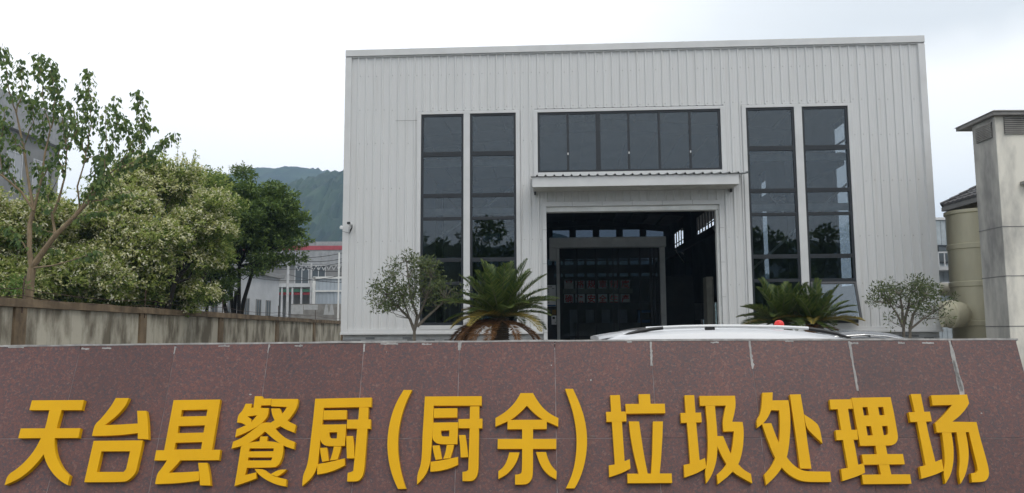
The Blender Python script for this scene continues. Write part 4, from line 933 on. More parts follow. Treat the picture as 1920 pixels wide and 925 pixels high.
b = MB(); b.lathe((-.27,-.02,-.04), [(.01,-.06),(.05,-.05),(.06,0),(.045,.045),(.01,.06)], 12); b.box(-.27, -.15, -.03, .01, -.08, -.05); b.build('junction_dome', M['white_paint'], cc, smooth=True)

# ------------------------------------------------------------------ vehicles (most of each is behind the sign wall)
def loft(stations, mats, name, parent, mi_fn, smooth=True):
    b = MB(); n = len(stations[0]); v = [p for st in stations for p in st]; fs = []; ms = []
    for i in range(len(stations)-1):
        for k in range(n):
            fs.append((i*n+k, i*n+(k+1) % n, (i+1)*n+(k+1) % n, (i+1)*n+k)); ms.append(mi_fn(i, k))
    fs += [tuple(range(n))[::-1], tuple(range((len(stations)-1)*n, len(stations)*n))]; ms += [0, 0]
    b.v = v; b.f = fs; b.m = ms
    return b.build(name, mats, parent, smooth=smooth)
def car_body(parent, prof, W2, Wr, paint, roofband):
    """prof: (x, z_low, z_belt, z_roof) from rear to front; side glass between belt and roof edge"""
    sts = []
    for x, zl, zb, zr in prof:
        cab = max(0., min(1., (zr - zb)/.35)); wr = W2 + (Wr - W2)*cab; ze = zr - .05*cab - .012
        zg = zr - roofband*cab - .02; wg = wr + (W2-wr)*.16*cab
        sts.append([(x,-W2*.92,zl),(x,W2*.92,zl),(x,W2,zl+.25),(x,W2,zb-.06),(x,W2*.985,zb),(x,wg,max(zg,zb+.004)),(x,wr,ze),(x,wr*.93,zr-.02*cab),(x,wr*.5,zr+.01*cab),(x,0,zr+.016*cab),(x,-wr*.5,zr+.01*cab),(x,-wr*.93,zr-.02*cab),(x,-wr,ze),(x,-wg,max(zg,zb+.004)),(x,-W2*.985,zb),(x,-W2,zb-.06),(x,-W2,zl+.25)])
    return loft(sts, [paint, M['carglass_solid']], 'body', parent, lambda i, k: 1 if (k in (4, 13) and prof[i][3]-prof[i][2] > .2 and prof[i+1][3]-prof[i+1][2] > .2) or (k in (7,8,9,10) and glass_slope(prof, i)) else 0)
def glass_slope(prof, i):
    a, b = prof[i], prof[i+1]; return abs(b[3]-a[3])/max(.01, abs(b[0]-a[0])) > .42 and max(a[3]-a[2], b[3]-b[2]) > .2
def wheels(parent, xs, W2, r):
    for x in xs:
        for sgn in (-1, 1):
            y = sgn*(W2-.11)
            b = MB(); b.lathe((x, y, r), [(r*.62,-.11),(r*.93,-.11),(r,-.07),(r,.07),(r*.93,.11),(r*.62,.11)], 28, axis='y'); o = b.build('wheel', M['rubber'], parent, smooth=True)
            b = MB(); b.lathe((x, y+sgn*.015, r), [(r*.1,-.1),(r*.6,-.1),(r*.6,.1),(r*.52,.085),(r*.2,.09),(r*.1,.1)], 20, axis='y'); b.build('rim', M['alloy'], o, smooth=True)
M['carglass_solid'] = mat('dark_car_glass', (.02,.024,.028), .06, .05, 1, spec=.7)
car_white = mat('car_white_paint', (.62,.63,.65), .18, .01, 1)
YC = 9.9
def cx(px): return at(px, 620, YC).x
def cz(px, py): return at(px, py, YC-.62).z
suv = empty('white_suv', (cx(1115), YC, 0), 'white SUV with silver and black roof rails, only its roof above the sign wall', 'car')
ox = suv.location.x
roofp = [(1140,626.0),(1180,621.6),(1250,617.6),(1320,615.6),(1400,616.8),(1450,619.6),(1490,623.5),(1530,629.5),(1556,635.5)]
rp_ = [(cx(px)-ox, at(px, py, YC-.1).z) for px, py in roofp]
prof = [(-.28,.50,.92,.93),(-.22,.32,1.02,1.05),(-.05,.28,1.08,1.32)] + [(.04,.27,1.08,rp_[0][1]-.07)] + [(x+.06 if i == 0 else x,.26,1.06,z) for i, (x, z) in enumerate(rp_)]
xe, ze = rp_[-1]
prof += [(xe+.35,.26,1.03,ze-.17),(xe+.75,.26,1.02,1.10),(xe+.95,.26,1.0,1.03),(xe+1.5,.27,.96,.985),(xe+1.8,.3,.90,.915),(xe+1.95,.36,.74,.75)]
car_body(suv, prof, .92, .66, car_white, .17)
b = MB(); v = []
for px, py, w in ((1114,632.0,.50),(1120,630,.54),(1140,626.6,.58),(1156,624.3,.60)):
    x = cx(px)-ox; z = at(px, py, YC-.4).z; v += [(x,-w,z-.035),(x,w,z-.035),(x,w*.97,z),(x,0,z+.012),(x,-w*.97,z)]
b.add(v, [(i*5+k, i*5+(k+1) % 5, (i+1)*5+(k+1) % 5, (i+1)*5+k) for i in range(3) for k in range(5)] + [(4,3,2,1,0),(15,16,17,18,19)])
b.build('rear_spoiler', car_white, suv, smooth=True)
b = MB(); xx = cx(1150.5)-ox; zz = at(1150, 627, YC-.62).z
rb = [(1152,631.8),(1166,627),(1185,621.6),(1205,617.6),(1226,615.4)]; rm = [(1226,614.6),(1260,613),(1310,611.8),(1370,612),(1430,613.4),(1482,616)]; rf_ = [(1482,617),(1505,620.4),(1530,626),(1556,634.6)]
for sgn in (-1, 1):
    yy = sgn*.60
    def rz3(px, py): return (cx(px)-ox, yy, cz(px, py))
    rr = MB(); v = []
    b = MB(); b.tube([rz3(*p) for p in rm], .019, 10); o = b.build('roof_rail', M['alloy_white'] if 'alloy_white' in M else M['white_paint'], suv, smooth=True)
    b = MB(); b.tube([rz3(*p) for p in rb], [.012,.022,.025,.022,.019], 8); b.build('rail_foot', M['black'], o)
    b = MB(); b.tube([rz3(*p) for p in rf_], [.021,.024,.022,.012], 8); b.build('rail_foot', M['black'], o)
    b = MB(); x0, y0, z0 = rz3(1300, 618); b.box(x0, x0+.11, y0-.018, y0+.018, z0-.03, z0+.03); b.build('rail_foot', M['black'], o)
    b = MB(); b.tube([(x, yy, z-.020) for x, z in [(cx(p[0])-ox, cz(*p)) for p in ((1215,622.2),(1260,620.2),(1320,619),(1400,619.8),(1450,622),(1484,624.4))]], .008, 6); b.build('rail_base', M['alloy'], o)
wheels(suv, (.55, 3.2), .92, .35)
for sgn in (-1, 1):
    b = MB(); b.lathe((xe+1.86, sgn*.66, .78), [(.03,-.05),(.11,-.04),(.13,.02),(.05,.06)], 14, axis='x'); b.build('headlight', M['chrome'], suv, smooth=True)
    b = MB(); b.box(-.27, -.16, sgn*.8-.1, sgn*.8+.1, .84, 1.0); b.build('tail_light', M['red_plastic'], suv, bevel=.02)
    b = MB(); b.box(xe+.55, xe+.78, sgn*1.0-.1, sgn*1.0+.08, 1.0, 1.14); b.build('wing_mirror', car_white, suv, bevel=.03)
pz_ = at(1461, 612, YC-.35)
bc = empty('red_beacon', (pz_.x, YC-.35, pz_.z-.035), 'round red beacon standing on the white car roof', 'beacon')
b = MB(); b.lathe((0,0,0), [(.052,.012),(.057,.03),(.058,.05),(.052,.078),(.036,.098),(.012,.108)], 22); b.build('dome', M['red_plastic'], bc, smooth=True)
b = MB(); b.lathe((0,0,0), [(.04,-.03),(.05,-.015),(.05,.014),(.03,.014)], 18); b.build('base', M['white_paint'], bc, smooth=True)
# silver-grey saloon further back
YD = 13.4
def dx(px): return at(px, 622, YD).x
A0 = at(1600, 621.2, YD-.2)
sal = empty('grey_saloon', (A0.x, YD, ground_h(0, YD)), 'grey saloon car with bright window trim, its roof just above the sign wall', 'car')
gz_ = ground_h(0, YD); HT = A0.z - gz_
grey_paint = mat('car_grey_paint', (.22,.225,.235), .2, .02, 1, metal=.5)
pr2 = [(-2.2,.42,.80,.81),(-2.1,.3,.93,.95),(-1.75,.26,.97,1.0),(-1.25,.25,.97,1.06),(-.85,.25,.96,HT-.13),(-.5,.25,.95,HT-.035),(-.1,.25,.94,HT),(.2,.25,.94,HT-.004),(.5,.25,.93,HT-.04),(.75,.25,.92,HT-.12),(1.25,.25,.91,1.0),(1.4,.25,.90,.94),(1.9,.26,.84,.87),(2.2,.3,.76,.78),(2.32,.36,.62,.63)]
car_body(sal, pr2, .89, .60, grey_paint, .075)
b = MB(); b.tube([(x, -.618, z) for x, z in ((-1.15,1.07),(-.82,HT-.16),(-.45,HT-.085),(.0,HT-.06),(.35,HT-.085),(.65,HT-.14),(1.0,HT-.28))], .011, 6); b.build('window_trim', M['chrome'], sal)
b = MB(); b.bar((.12,-.64,HT-.30), (.06,-.612,HT-.07), .05, .05); b.build('door_pillar', M['black'], sal)
wheels(sal, (-1.3, 1.35), .89, .32)
b = MB(); b.tube([(-.2,.1,HT-.0),(-.3,.1,HT+.05)], [.018,.008], 8); b.build('roof_aerial', M['black'], sal)

# ------------------------------------------------------------------ vegetation
def leaf_mesh(name, P, D, Nrm, Ln, Wd, m, parent, droop=.0):
    """one folded diamond of four points per leaf. P base, D direction, Nrm face normal (n,3 arrays)"""
    n = len(P); D = D/np.linalg.norm(D, axis=1, keepdims=True); Sd = np.cross(D, Nrm); Sd /= np.linalg.norm(Sd, axis=1, keepdims=True)+1e-9
    Nn = np.cross(Sd, D); Ln = np.broadcast_to(np.asarray(Ln, float), (n,))[:,None]; Wd = np.broadcast_to(np.asarray(Wd, float), (n,))[:,None]
    mid = P + D*Ln*.45
    V = np.stack([P, mid + Sd*Wd*.5 + Nn*Wd*.12, P + D*Ln - Nn*Ln*droop, mid - Sd*Wd*.5 + Nn*Wd*.12], 1).reshape(-1, 3).astype(np.float32)
    i = np.arange(n)*4; F = np.stack([i, i+1, i+2, i, i+2, i+3], 1).reshape(-1).astype(np.int32)
    me = bpy.data.meshes.new(name); me.vertices.add(len(V)); me.vertices.foreach_set('co', V.ravel())
    me.loops.add(len(F)); me.loops.foreach_set('vertex_index', F); me.polygons.add(len(F)//3)
    me.polygons.foreach_set('loop_start', np.arange(0, len(F), 3, dtype=np.int32)); me.materials.append(m); me.update(); me.validate()
    o = bpy.data.objects.new(name, me); COL.objects.link(o)
    if parent: o.parent = parent
    return o
def unit(n): v = rng.normal(0, 1, (n, 3)); return v/np.linalg.norm(v, axis=1, keepdims=True)
def clumps(cen, rad, ncl, cr, seed=None, shell=.55, squash=.7, bottom=-.75):
    """clump centres inside an uneven ellipsoid"""
    out = []
    while len(out) < ncl:
        d = unit(1)[0]; 
        if d[2] < bottom: continue
        k = rng.uniform(shell, 1.0)**.6
        out.append(np.array(cen) + d*np.array(rad)*k*rng.uniform(.82, 1.08))
    return np.array(out)
def crown(name, m, parent, C, per, cr, leaf, wd, up=.5, squash=.65, outward=None, droop=.1):
    n = len(C)*per; ci = np.repeat(np.arange(len(C)), per); sz = rng.uniform(.6, 1.25, len(C))[ci]
    off = unit(n)*(rng.random(n)**.45)[:,None]*cr*sz[:,None]; off[:,2] *= squash
    P = C[ci] + off; D = off/np.maximum(np.linalg.norm(off, axis=1, keepdims=True), 1e-6) + unit(n)*.8 + np.array([0,0,.12])
    Nn = unit(n)*.75 + np.array([0,0,up]); 
    return leaf_mesh(name, P, D, Nn, leaf*rng.uniform(.7, 1.3, n), wd*rng.uniform(.7, 1.3, n), m, parent, droop)
def flower_clumps(cl, rad, n):
    """uneven, tiered clump centres: boughs of different reach with gaps between them"""
    nb = max(7, n//9); out = []
    for k in range(nb):
        d = unit(1)[0]; d[2] = rng.uniform(-1, 1); reach = rng.uniform(.72, 1.16)
        for j in range(n//nb):
            t = rng.uniform(.35, 1.0)**.7*reach; e = d + rng.normal(0, .24, 3)*np.array([1,1,.5]); e /= np.linalg.norm(e)
            out.append(np.array(cl) + e*np.array(rad)*t)
    return np.array(out)
def twigs(name, m, mb, parent, C, cl, ln, nl, leaf):
    """leafy shoots that break the outline"""
    P, D, N_ = [], [], []; b = MB()
    for c in C:
        d = (Vector(c)-Vector(cl)).normalized()*.8 + Vector((0,0,.65)) + Vector(rng.normal(0, .25, 3)); d.normalize(); c = Vector(c); e = c + d*ln*rng.uniform(.6, 1.2)
        b.tube([c, (c+e)/2 + Vector(rng.normal(0, .03, 3)), e], [.012, .008, .004], 4)
        for k in range(nl):
            t = rng.uniform(.35, 1.05); P.append(tuple(c + (e-c)*t)); D.append(tuple(d*.6 + Vector(unit(1)[0]))); N_.append(tuple(Vector((0,0,1)) + Vector(unit(1)[0])*.7))
    b.build('twigs', mb, parent)
    return leaf_mesh(name, np.array(P), np.array(D), np.array(N_), leaf*rng.uniform(.7, 1.3, len(P)), leaf*.42, m, parent, .1)
def sprays(name, m, parent, C, per, cr, leaf, wd):
    """small tufts of leaves standing on the upper side of each clump"""
    tufts = max(1, per//7); n = len(C)*tufts; ci = np.repeat(np.arange(len(C)), tufts)
    d = unit(n); d[:,2] = np.abs(d[:,2])*1.1 - .28; d /= np.linalg.norm(d, axis=1, keepdims=True)
    T = C[ci] + d*cr*rng.uniform(.75, 1.2, n)[:,None]*np.array([1,1,.72])
    P = np.repeat(T, 7, 0); k = len(P); P = P + rng.normal(0, .05, (k,3)); dd = np.repeat(d, 7, 0)
    D = unit(k) + dd*.6 + np.array([0,0,-.1]); N_ = unit(k)*.45 + dd*.7 + np.array([0,0,.8])
    return leaf_mesh(name, P, D, N_, leaf*rng.uniform(.7,1.3,k), wd*rng.uniform(.7,1.3,k), m, parent, .1)
def branches(name, m, parent, base, forks, C, r0, tip=.012, every=1):
    b = MB(); base = Vector(base); forks = [Vector(f) for f in forks]
    for f in forks:
        mid = base + (f-base)*.5 + Vector(rng.normal(0, .06, 3))*(f-base).length; b.tube([base, mid, f], [r0, r0*.8, r0*.6], 9)
    for c in C[::every]:
        c = Vector(c); f = min(forks, key=lambda q: (q-c).length + (2 if q.z > c.z else 0)); d = c-f
        m1 = f + d*.4 + Vector((0,0,-.05*d.length)) + Vector(rng.normal(0, .05, 3))*d.length; m2 = f + d*.75 + Vector(rng.normal(0, .05, 3))*d.length
        b.tube([f, m1, m2, c], [r0*.42, r0*.28, r0*.15, tip], 6)
    return b.build(name, m, parent, smooth=True)
M['leaf_green'] = leafmat('mixed_green_leaf', [(.09,.15,.035),(.13,.20,.045),(.18,.25,.06),(.22,.28,.08)], .45)
M['leaf_cream'] = leafmat('cream_blossom', [(.46,.46,.16),(.58,.57,.28),(.68,.66,.44),(.78,.77,.62)], .3)
M['leaf_yellow'] = leafmat('yellow_green_leaf', [(.22,.30,.06),(.32,.38,.10),(.42,.45,.15)], .45)
M['leaf_dark'] = leafmat('dark_green_leaf', [(.055,.095,.028),(.085,.14,.036),(.12,.185,.045),(.16,.22,.06)], .45)
M['leaf_mid'] = leafmat('fresh_green_leaf', [(.11,.17,.04),(.15,.22,.05),(.20,.27,.07)])
M['leaf_big'] = leafmat('broad_green_leaf', [(.07,.12,.045),(.10,.165,.055),(.14,.21,.06),(.22,.28,.08)], .5)
def flowering(px, py, rx, ry, Y, label, bias=.5, seed_n=150, base_px=None):
    c = at(px, py, Y); k = Y/1500; bx = at(base_px or px, 600, Y).x
    t = empty('flowering_tree', (bx, Y, 0), label, 'tree', 'flowering trees behind the yard wall')
    cl = Vector((c.x-bx, 0, c.z)); rad = (rx*k, rx*k*.85, ry*k)
    C = flower_clumps(cl, rad, seed_n)
    branches('trunk', M['dark_bark'], t, (0,0,0), [(cl.x*.4+rng.normal(0,.3), rng.normal(0,.3), cl.z-rad[2]*.8), (cl.x*.5-.8, .3, cl.z-rad[2]*.6), (cl.x*.5+.8, -.3, cl.z-rad[2]*.6)], C, .15, every=2)
    crown('foliage', M['leaf_green'], t, C, 400, .72, .13, .055, squash=.55)
    # blossom sprays on the outer, upper clumps that face the light and the yard
    sel = np.array([c_ for c_ in C if (c_[2]-cl.z)/rad[2]*.6 - c_[1]/rad[1]*.8 + rng.normal(0, .35) > .35-bias])
    sprays('blossom', M['leaf_cream'], t, sel, 600, .72, .105, .055)
    sprays('young_leaves', M['leaf_yellow'], t, C, 420, .70, .12, .06)
    O_ = [c_ for c_ in C if np.linalg.norm((c_-np.array(cl))/np.array(rad)) > .8 and c_[2] > cl.z - .3]
    twigs('shoot_leaves', M['leaf_yellow'], M['dark_bark'], t, np.repeat(np.array(O_), 3, 0) + rng.normal(0, .35, (3*len(O_), 3)), cl, .95, 26, .12)
    return t
flowering(292, 432, 122, 168, 28.5, 'bushy tree with cream blossom, widest of the pale ones behind the yard wall', .85, 125)
flowering(165, 458, 110, 128, 26.5, 'cream flowered tree behind the forked pale trunk', .7, 100)
flowering(25, 470, 85, 105, 25.0, 'cream flowered tree at the left edge below the office block', .7, 75)
# blossoming growth filling the foot of the trees along the wall
def low_bush(px, py, rx, ry, Y, label, n=26, m=None):
    c = at(px, py, Y); k = Y/1500; t = empty('wall_bush', (c.x, Y, 0), label, 'bush', 'bushes along the yard wall')
    C = clumps((0,0,c.z), (rx*k, rx*k*.6, ry*k), n, .5, shell=.3, bottom=-1.1)
    branches('stems', M['dark_bark'], t, (0,0,0), [(0,0,1.2),(.4,.2,1.3),(-.4,.1,1.2)], C, .06, every=2)
    crown('foliage', M['leaf_green'], t, C, 330, .62, .13, .055); sprays('blossom', M['leaf_cream'], t, C, 170, .64, .105, .055); sprays('young_leaves', M['leaf_yellow'], t, C, 300, .64, .12, .06); return t
low_bush(112, 530, 62, 45, 25.2, 'low flowering bush just right of the pale forked trunk')
low_bush(225, 540, 62, 42, 27.0, 'low flowering bush at the second wall pier')
low_bush(318, 535, 60, 52, 29.5, 'low flowering bush at the foot of the widest pale tree', 30)
low_bush(15, 545, 50, 35, 24.0, 'low flowering bush at the left edge on top of the wall', 20)
# mid green tree between the flowering trees and the dark one
def plain_tree(name, px, py, rx, ry, Y, m, label, ncl, per, trunks, leaf=.15, cr=.6, base_px=None, every=1, bark='dark_bark', squash=.55, dens=None, sh=.4, bottom=-.75, light=None):
    c = at(px, py, Y); k = Y/1500; bx = at(base_px or px, 600, Y).x
    t = empty(name, (bx, Y, 0), label, 'tree'); cl = Vector((c.x-bx, 0, c.z)); rad = (rx*k, rx*k*.85, ry*k)
    C = clumps(cl, rad, ncl, .5, shell=sh, bottom=bottom)
    forks = [Vector((at(qx, qy, Y).x-bx, rng.normal(0,.4), at(qx, qy, Y).z)) for qx, qy in trunks]
    branches('trunk', M[bark], t, (0,0,0), forks, C, .13, every=every)
    crown('foliage', m, t, C, per, cr, leaf, leaf*.42, squash=squash)
    if light: sprays('light_foliage', light, t, C, per//3, cr*.95, leaf, leaf*.42)
    return t
plain_tree('green_tree', 372, 405, 62, 95, 36, M['leaf_yellow2'] if 'leaf_yellow2' in M else M['leaf_green'], 'mid green tree rising between the flowering tree and the dark tree', 95, 200, [(375,520),(360,510)], .17, .75, light=M['leaf_yellow'])
dk = plain_tree('dark_tree', 455, 430, 118, 112, 41, M['leaf_dark'], 'dark green spreading tree with several bare stems left of the hall', 190, 190, [(455,500),(430,505),(478,470),(415,520),(440,545)], .19, .66, base_px=440, squash=.42, sh=.25, bottom=-.8, light=M['leaf_mid'])
plain_tree('dark_bush', 392, 530, 55, 58, 39, M['leaf_dark'], 'low dark bush at the foot of the dark tree', 45, 170, [(385,570)], .17, .6)
# tall open tree with big leaves, its shoots measured one by one
YO = 21.5
def ol(px, py, dz=0.0): q = at(px, py, YO + dz); return Vector((q.x, q.y, q.z))
ot = empty('open_tree', ol(50, 640), 'tall open tree with forked pale trunk and large leaves on upright shoots', 'tree'); ot.location.z = 0
ob = ot.location.copy()
def rel(p): return Vector(p) - ob
b = MB()
limbs = [([(50,640),(53,560),(60,503)],[.125,.115,.10],0), ([(60,503),(55,470),(56,420),(63,395)],[.075,.065,.06,.055],.3), ([(60,503),(82,470),(104,441),(128,418),(165,380)],[.085,.075,.065,.055,.04],-.3),
 ([(63,395),(52,330),(45,280),(30,210)],[.045,.035,.03,.02],.5), ([(63,395),(78,335),(84,290),(95,240)],[.04,.03,.025,.018],.1), ([(63,395),(40,360),(5,330),(-30,310)],[.035,.03,.025,.02],-.4),
 ([(104,441),(98,405),(110,375),(122,330),(125,280)],[.04,.035,.03,.024,.018],.4), ([(128,418),(150,390),(145,350),(160,300)],[.03,.026,.022,.016],-.6), ([(60,503),(100,498),(140,487)],[.03,.02,.01],-.8)]
for pts, rad, dy in limbs:
    P3 = []
    for i, (px, py) in enumerate(pts): P3.append(rel(ol(px, py, dy*i/max(1, len(pts)-1))))
    b.tube(P3, rad, 9)
shoots = [[(30,210),(15,160),(8,115),(2,82)], [(30,210),(42,170),(40,135),(38,108)], [(45,280),(60,230),(66,200),(55,180)], [(95,240),(80,180),(74,130),(72,98)], [(95,240),(104,190),(100,150),(92,108)],
 [(125,280),(118,230),(108,170),(96,115)], [(125,280),(132,230),(128,190)], [(160,300),(170,240),(172,190),(163,125)], [(160,300),(152,250),(160,200),(155,150)], [(165,380),(200,310),(220,240),(215,178)], [(165,380),(195,330),(200,270),(197,198)],
 [(165,380),(225,320),(245,270),(232,215)], [(200,330),(262,270),(270,220),(259,170)], [(220,320),(280,285),(310,265),(328,248)], [(63,395),(75,350),(70,300)], [(5,330),(-8,250),(-15,180)], [(-30,310),(5,250),(12,200)], [(40,360),(20,330),(12,290)],
 [(84,290),(80,250),(84,210)], [(122,330),(112,300),(116,265)], [(125,280),(145,240),(140,205)], [(165,380),(180,330),(186,300)], [(78,335),(92,310),(100,290)], [(225,320),(262,305),(290,290)], [(245,270),(268,235),(285,235)], [(98,405),(90,370),(85,345)], [(128,418),(170,400),(205,395)], [(165,380),(210,372),(245,360)], [(104,441),(75,430),(60,415)], [(140,487),(165,480),(182,468)], [(150,390),(178,350),(190,335)], [(55,470),(30,440),(15,420)], [(82,470),(98,462),(108,470)], [(45,280),(28,270),(20,250)], [(160,300),(185,290),(200,300)]]
LP, LDr, LN, LL = [], [], [], []
for i, sh_ in enumerate(shoots):
    dy = rng.uniform(-.9, .9); P3 = [rel(ol(px, py, dy)) for px, py in sh_]
    # resample
    seg = []
    for a, c in zip(P3, P3[1:]): seg += [a + (c-a)*t for t in (0, .25, .5, .75)]
    seg.append(P3[-1]); seg = [p + Vector(rng.normal(0, .02, 3)) for p in seg]
    b.tube(seg, list(np.linspace(.02, .006, len(seg))), 5)
    Ls = sum((c-a).length for a, c in zip(seg, seg[1:])); nl = int(Ls*64)
    for k in range(nl):
        t = rng.random()**.8*.92 + .08; q = t*(len(seg)-1); j = min(int(q), len(seg)-2); p = seg[j] + (seg[j+1]-seg[j])*(q-j)
        a = rng.uniform(0, 2*PI); d = Vector((math.cos(a), math.sin(a), 0)); st = rng.uniform(.03, .20)
        LP.append(p + d*st + Vector((0,0,-st*.25))); LDr.append(d*.55 + Vector((0,0,-1.0)) + Vector(rng.normal(0, .25, 3))); LN.append(d + Vector((0,0,.35)) + Vector(rng.normal(0, .3, 3))); LL.append(rng.uniform(.085, .185))
b.build('trunk', M['pale_bark'], ot, smooth=True)
LL = np.array(LL)
leaf_mesh('foliage', np.array([tuple(p) for p in LP]), np.array([tuple(p) for p in LDr]), np.array([tuple(p) for p in LN]), LL, LL*.72, M['leaf_big'], ot, .12)
# sprigs growing low beside the trunk
sg = empty('young_sapling', ol(30, 610, -.4), 'small bright green sapling at the wall top left of the pale trunk', 'sapling'); sg.location.z = 0
C = np.array([tuple(ol(px, py, -.4) - sg.location) for px, py in ((18,533),(30,528),(42,538),(14,545),(34,548))])
branches('stem', M['pale_bark'], sg, (0,0,0), [tuple(ol(30, 565, -.4) - sg.location)], C, .02, .006)
crown('foliage', leafmat('bright_green_leaf', [(.09,.17,.03),(.14,.23,.05),(.17,.26,.07)], .35), sg, C, 26, .17, .15, .05, up=.6)

# shrubs in front of the hall
M['leaf_shrub'] = leafmat('grey_green_leaf', [(.045,.07,.028),(.08,.11,.04),(.12,.155,.055),(.18,.21,.08)])
def shrub(name, px, base_py, Y, stems, blobs, label, per, leaf, m):
    B = at(px, 640, Y); t = empty(name, (B.x, Y, ground_h(0, Y)), label, 'shrub'); o = t.location.copy()
    C = []
    for (bx, by, rx, ry, n) in blobs:
        for _ in range(n):
            while True:
                u, v = rng.uniform(-1, 1, 2)
                if u*u+v*v < 1: break
            q = at(bx+u*rx, by+v*ry, Y + rng.uniform(-.75, .75)); C.append(tuple(q - o))
    C = np.array(C); b = MB(); F = []
    for st in stems:
        dy = rng.uniform(-.25, .25); P3 = [Vector((at(qx, qy, Y).x - o.x, dy*i/len(st), at(qx, qy, Y).z - o.z)) for i, (qx, qy) in enumerate(st)]
        if st[0][1] > 625: P3[0].z = 0
        b.tube(P3, list(np.linspace(.05 if st[0][1] > 600 else .028, .016, len(P3))), 7); F += P3[1:]
    for c in C:
        c = Vector(c); f = min(F, key=lambda q: (q-c).length + (.4 if q.z > c.z else 0)); d = c-f
        b.tube([f, f + d*.5 + Vector(rng.normal(0, .05, 3)), c], [.011, .008, .004], 5)
    b.build('stems', M['grey_bark'], t, smooth=True)
    crown('foliage', m, t, C, per, .19, leaf, leaf*.34, up=.35, squash=1.0, droop=.2)
    return t
shrub('leafy_shrub', 776, 640, 22.5, [[(776,645),(777,620),(782,592),(770,560),(765,520),(762,490)],[(777,620),(768,598),(745,575),(725,555)],[(777,620),(783,600),(800,560),(810,520)],[(782,612),(800,595),(822,575),(835,560)],[(768,598),(755,560),(742,530)]],
 [(762,510,34,34,34),(722,548,30,32,26),(720,580,18,18,8),(805,520,32,34,34),(790,560,45,28,22),(845,548,30,22,10),(750,560,25,22,12)], 'light leafy shrub on thin grey stems before the left tall windows', 30, .095, M['leaf_shrub'])
shrub('leafy_shrub', 1700, 640, 22.0, [[(1690,645),(1693,615),(1680,590),(1665,570)],[(1693,615),(1700,580),(1706,550)],[(1703,645),(1706,618),(1730,598),(1752,585)],[(1706,618),(1712,590),(1735,555)],[(1693,612),(1690,580),(1684,552)]],
 [(1665,548,30,18,20),(1705,538,38,16,26),(1740,550,30,20,22),(1735,580,28,18,12),(1690,565,35,16,12),(1640,560,16,18,6),(1680,592,16,16,4),(1775,575,20,22,6)], 'low wide shrub with two dark stems at the right corner of the hall', 26, .09, M['leaf_shrub'])

# sago palms
M['frond'] = leafmat('sago_green', [(.035,.07,.02),(.07,.115,.028),(.115,.16,.036),(.19,.22,.05)], .3, .4)
M['frond_old'] = leafmat('sago_yellow', [(.16,.15,.03),(.26,.20,.04),(.30,.22,.05)], .12)
M['frond_dead'] = leafmat('sago_dead', [(.10,.045,.015),(.18,.085,.03),(.24,.12,.045)], .1)
M['rachis'] = mat('frond_stalk', (.10,.10,.035), .6)
def frond(name, parent, az, el, Lf, bend, m, o0):
    n = 26; P = []; a = Vector((math.cos(az), math.sin(az), 0)); e = el; p = Vector(o0)
    for i in range(n+1):
        P.append(p.copy()); e -= bend/n*(.6 + .8*i/n); p = p + (a*math.cos(e) + Vector((0,0,1))*math.sin(e))*Lf/n
    b = MB(); b.tube(P, list(np.linspace(.014, .004, n+1)), 5)
    ro = b.build(name, M['rachis'] if m is not M['frond_dead'] else m, parent)
    LP, D, Nn, Ln = [], [], [], []
    side = a.cross(Vector((0,0,1))).normalized()
    for i in range(3, n*3):
        q = i/3; j = min(int(q), n-1); pt_ = P[j] + (P[j+1]-P[j])*(q-j); d = (P[j+1]-P[j]).normalized(); upv = side.cross(d).normalized(); t = q/n
        ll = Lf*.21*math.sin(PI*min(1, .15 + t*.85))**.6 + .02
        for sgn in (-1, 1):
            LP.append(tuple(pt_)); D.append(tuple(side*sgn*.85 + d*(.55 + .5*t) + upv*.35 + Vector(rng.normal(0, .07, 3)))); Nn.append(tuple(upv + side*sgn*-.3)); Ln.append(ll*rng.uniform(.85, 1.1))
    Ln = np.array(Ln); leaf_mesh('leaflets', np.array(LP), np.array(D), np.array(Nn), Ln, .020, m, ro, .05)
    return ro
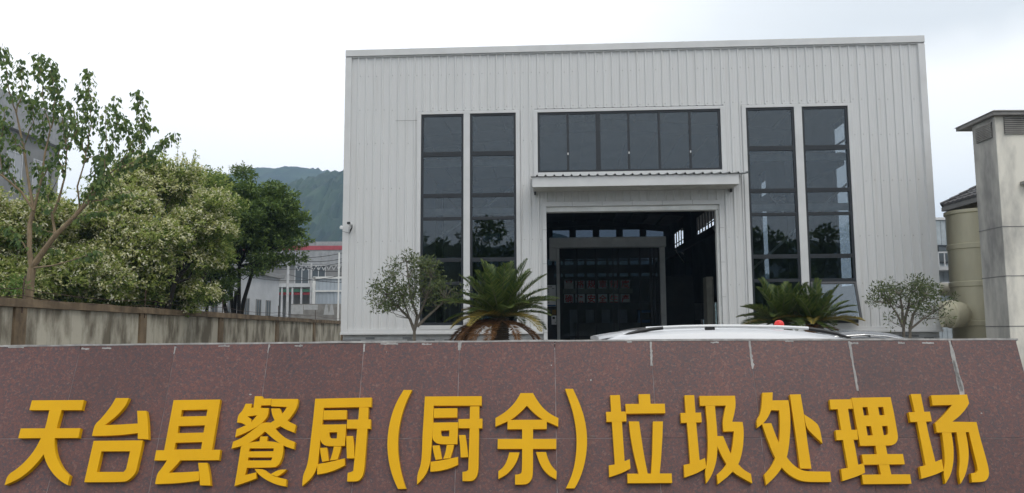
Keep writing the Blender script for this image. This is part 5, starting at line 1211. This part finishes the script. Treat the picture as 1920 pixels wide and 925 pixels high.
def sago(px, py, Y, label, n, Lf, seed, dead=0, old=0, low=-.25):
    q = at(px, py, Y); gz = ground_h(0, Y); t = empty('sago_palm', (q.x, Y, gz), label, 'palm'); h = q.z - gz; R = np.random.default_rng(seed)
    b = MB(); prof = [(.26, 0)]; z = 0
    while z < h-.05: z += .055; prof += [(.24 + .03*R.random(), z), (.20 + .02*R.random(), z+.02)]
    prof += [(.12, h), (.03, h+.05)]; b.lathe((0,0,0), prof, 14); b.build('trunk', M['bark'], t)
    for i in range(n):
        az = i*2.39996 + R.normal(0, .15); f = i/n; el = 1.45 - f*1.35 + R.normal(0, .10); el = max(el, low)
        m = M['frond_old'] if i in oldset(n, old, R) else M['frond']
        frond('frond', t, az, el, Lf*R.uniform(.86, 1.1), .22 + .75*f + R.normal(0, .12), m, (.09*math.cos(az), .09*math.sin(az), h + .03))
    for i in range(dead):
        az = R.uniform(0, 2*PI) if i % 4 == 0 else R.uniform(PI*.8, PI*1.45)
        frond('dead_frond', t, az, -.05 + R.normal(0, .12), Lf*R.uniform(.7, .95), 1.2, M['frond_dead'], (.16*math.cos(az), .16*math.sin(az), h-.08))
    return t
def oldset(n, old, R): return {n-2-3*k for k in range(old)}
sago(938, 598, 21.5, 'tall sago palm with rusty dead fronds left of the doorway', 54, 1.55, 5, dead=18, old=4)
sago(1466, 607, 21.6, 'dark green sago palm behind the red beacon', 40, 1.25, 9, dead=2, old=1, low=.05)
sago(1528, 608, 21.2, 'sago palm with yellow right fronds before the pushed open window', 36, 1.12, 14, dead=2, old=7, low=.0)

# wood on the far side of the road behind the viewer (seen in the window glass)
C = []
for i in range(150):
    x = -75 + i*1.05 + rng.normal(0, .5); h = 13.2 + 1.2*math.sin(i*.31+.6) + 1.0*math.sin(i*.83+1) + rng.normal(0, .5) - 4.0*math.exp(-((x+2.5)/3.0)**2); 
    for k in range(5): C.append((x + rng.normal(0, .9), -44 + rng.normal(0, 1.6), h*(1 - .21*k) - .8))
tag(crown('roadside_wood', M['leaf_dark'], None, np.array(C), 120, 1.7, .6, .36, squash=.75), kind='stuff')
b = MB()
for i in range(60): x = -75 + i*2.6; b.tube([(x, -45, 0), (x + rng.normal(0,.4), -45, 6)], [.25, .12], 6)
tag(b.build('roadside_trunks', M['dark_bark']), kind='stuff')

# ------------------------------------------------------------------ haze
HZ = 'on'
if HZ == 'on':
    b = MB(); b.box(-2600, 2600, -1600, 2700, -4, 330)
    hm = bpy.data.materials.new('haze'); hm.use_nodes = True; N = hm.node_tree.nodes; N.remove(N['Principled BSDF'])
    pv = N.new('ShaderNodeVolumePrincipled'); pv.inputs['Color'].default_value = (.46,.70,1.0,1); pv.inputs['Density'].default_value = 0.00042; pv.inputs['Anisotropy'].default_value = .0
    hm.node_tree.links.new(pv.outputs['Volume'], N['Material Output'].inputs['Volume'])
    tag(b.build('haze', hm), kind='stuff')
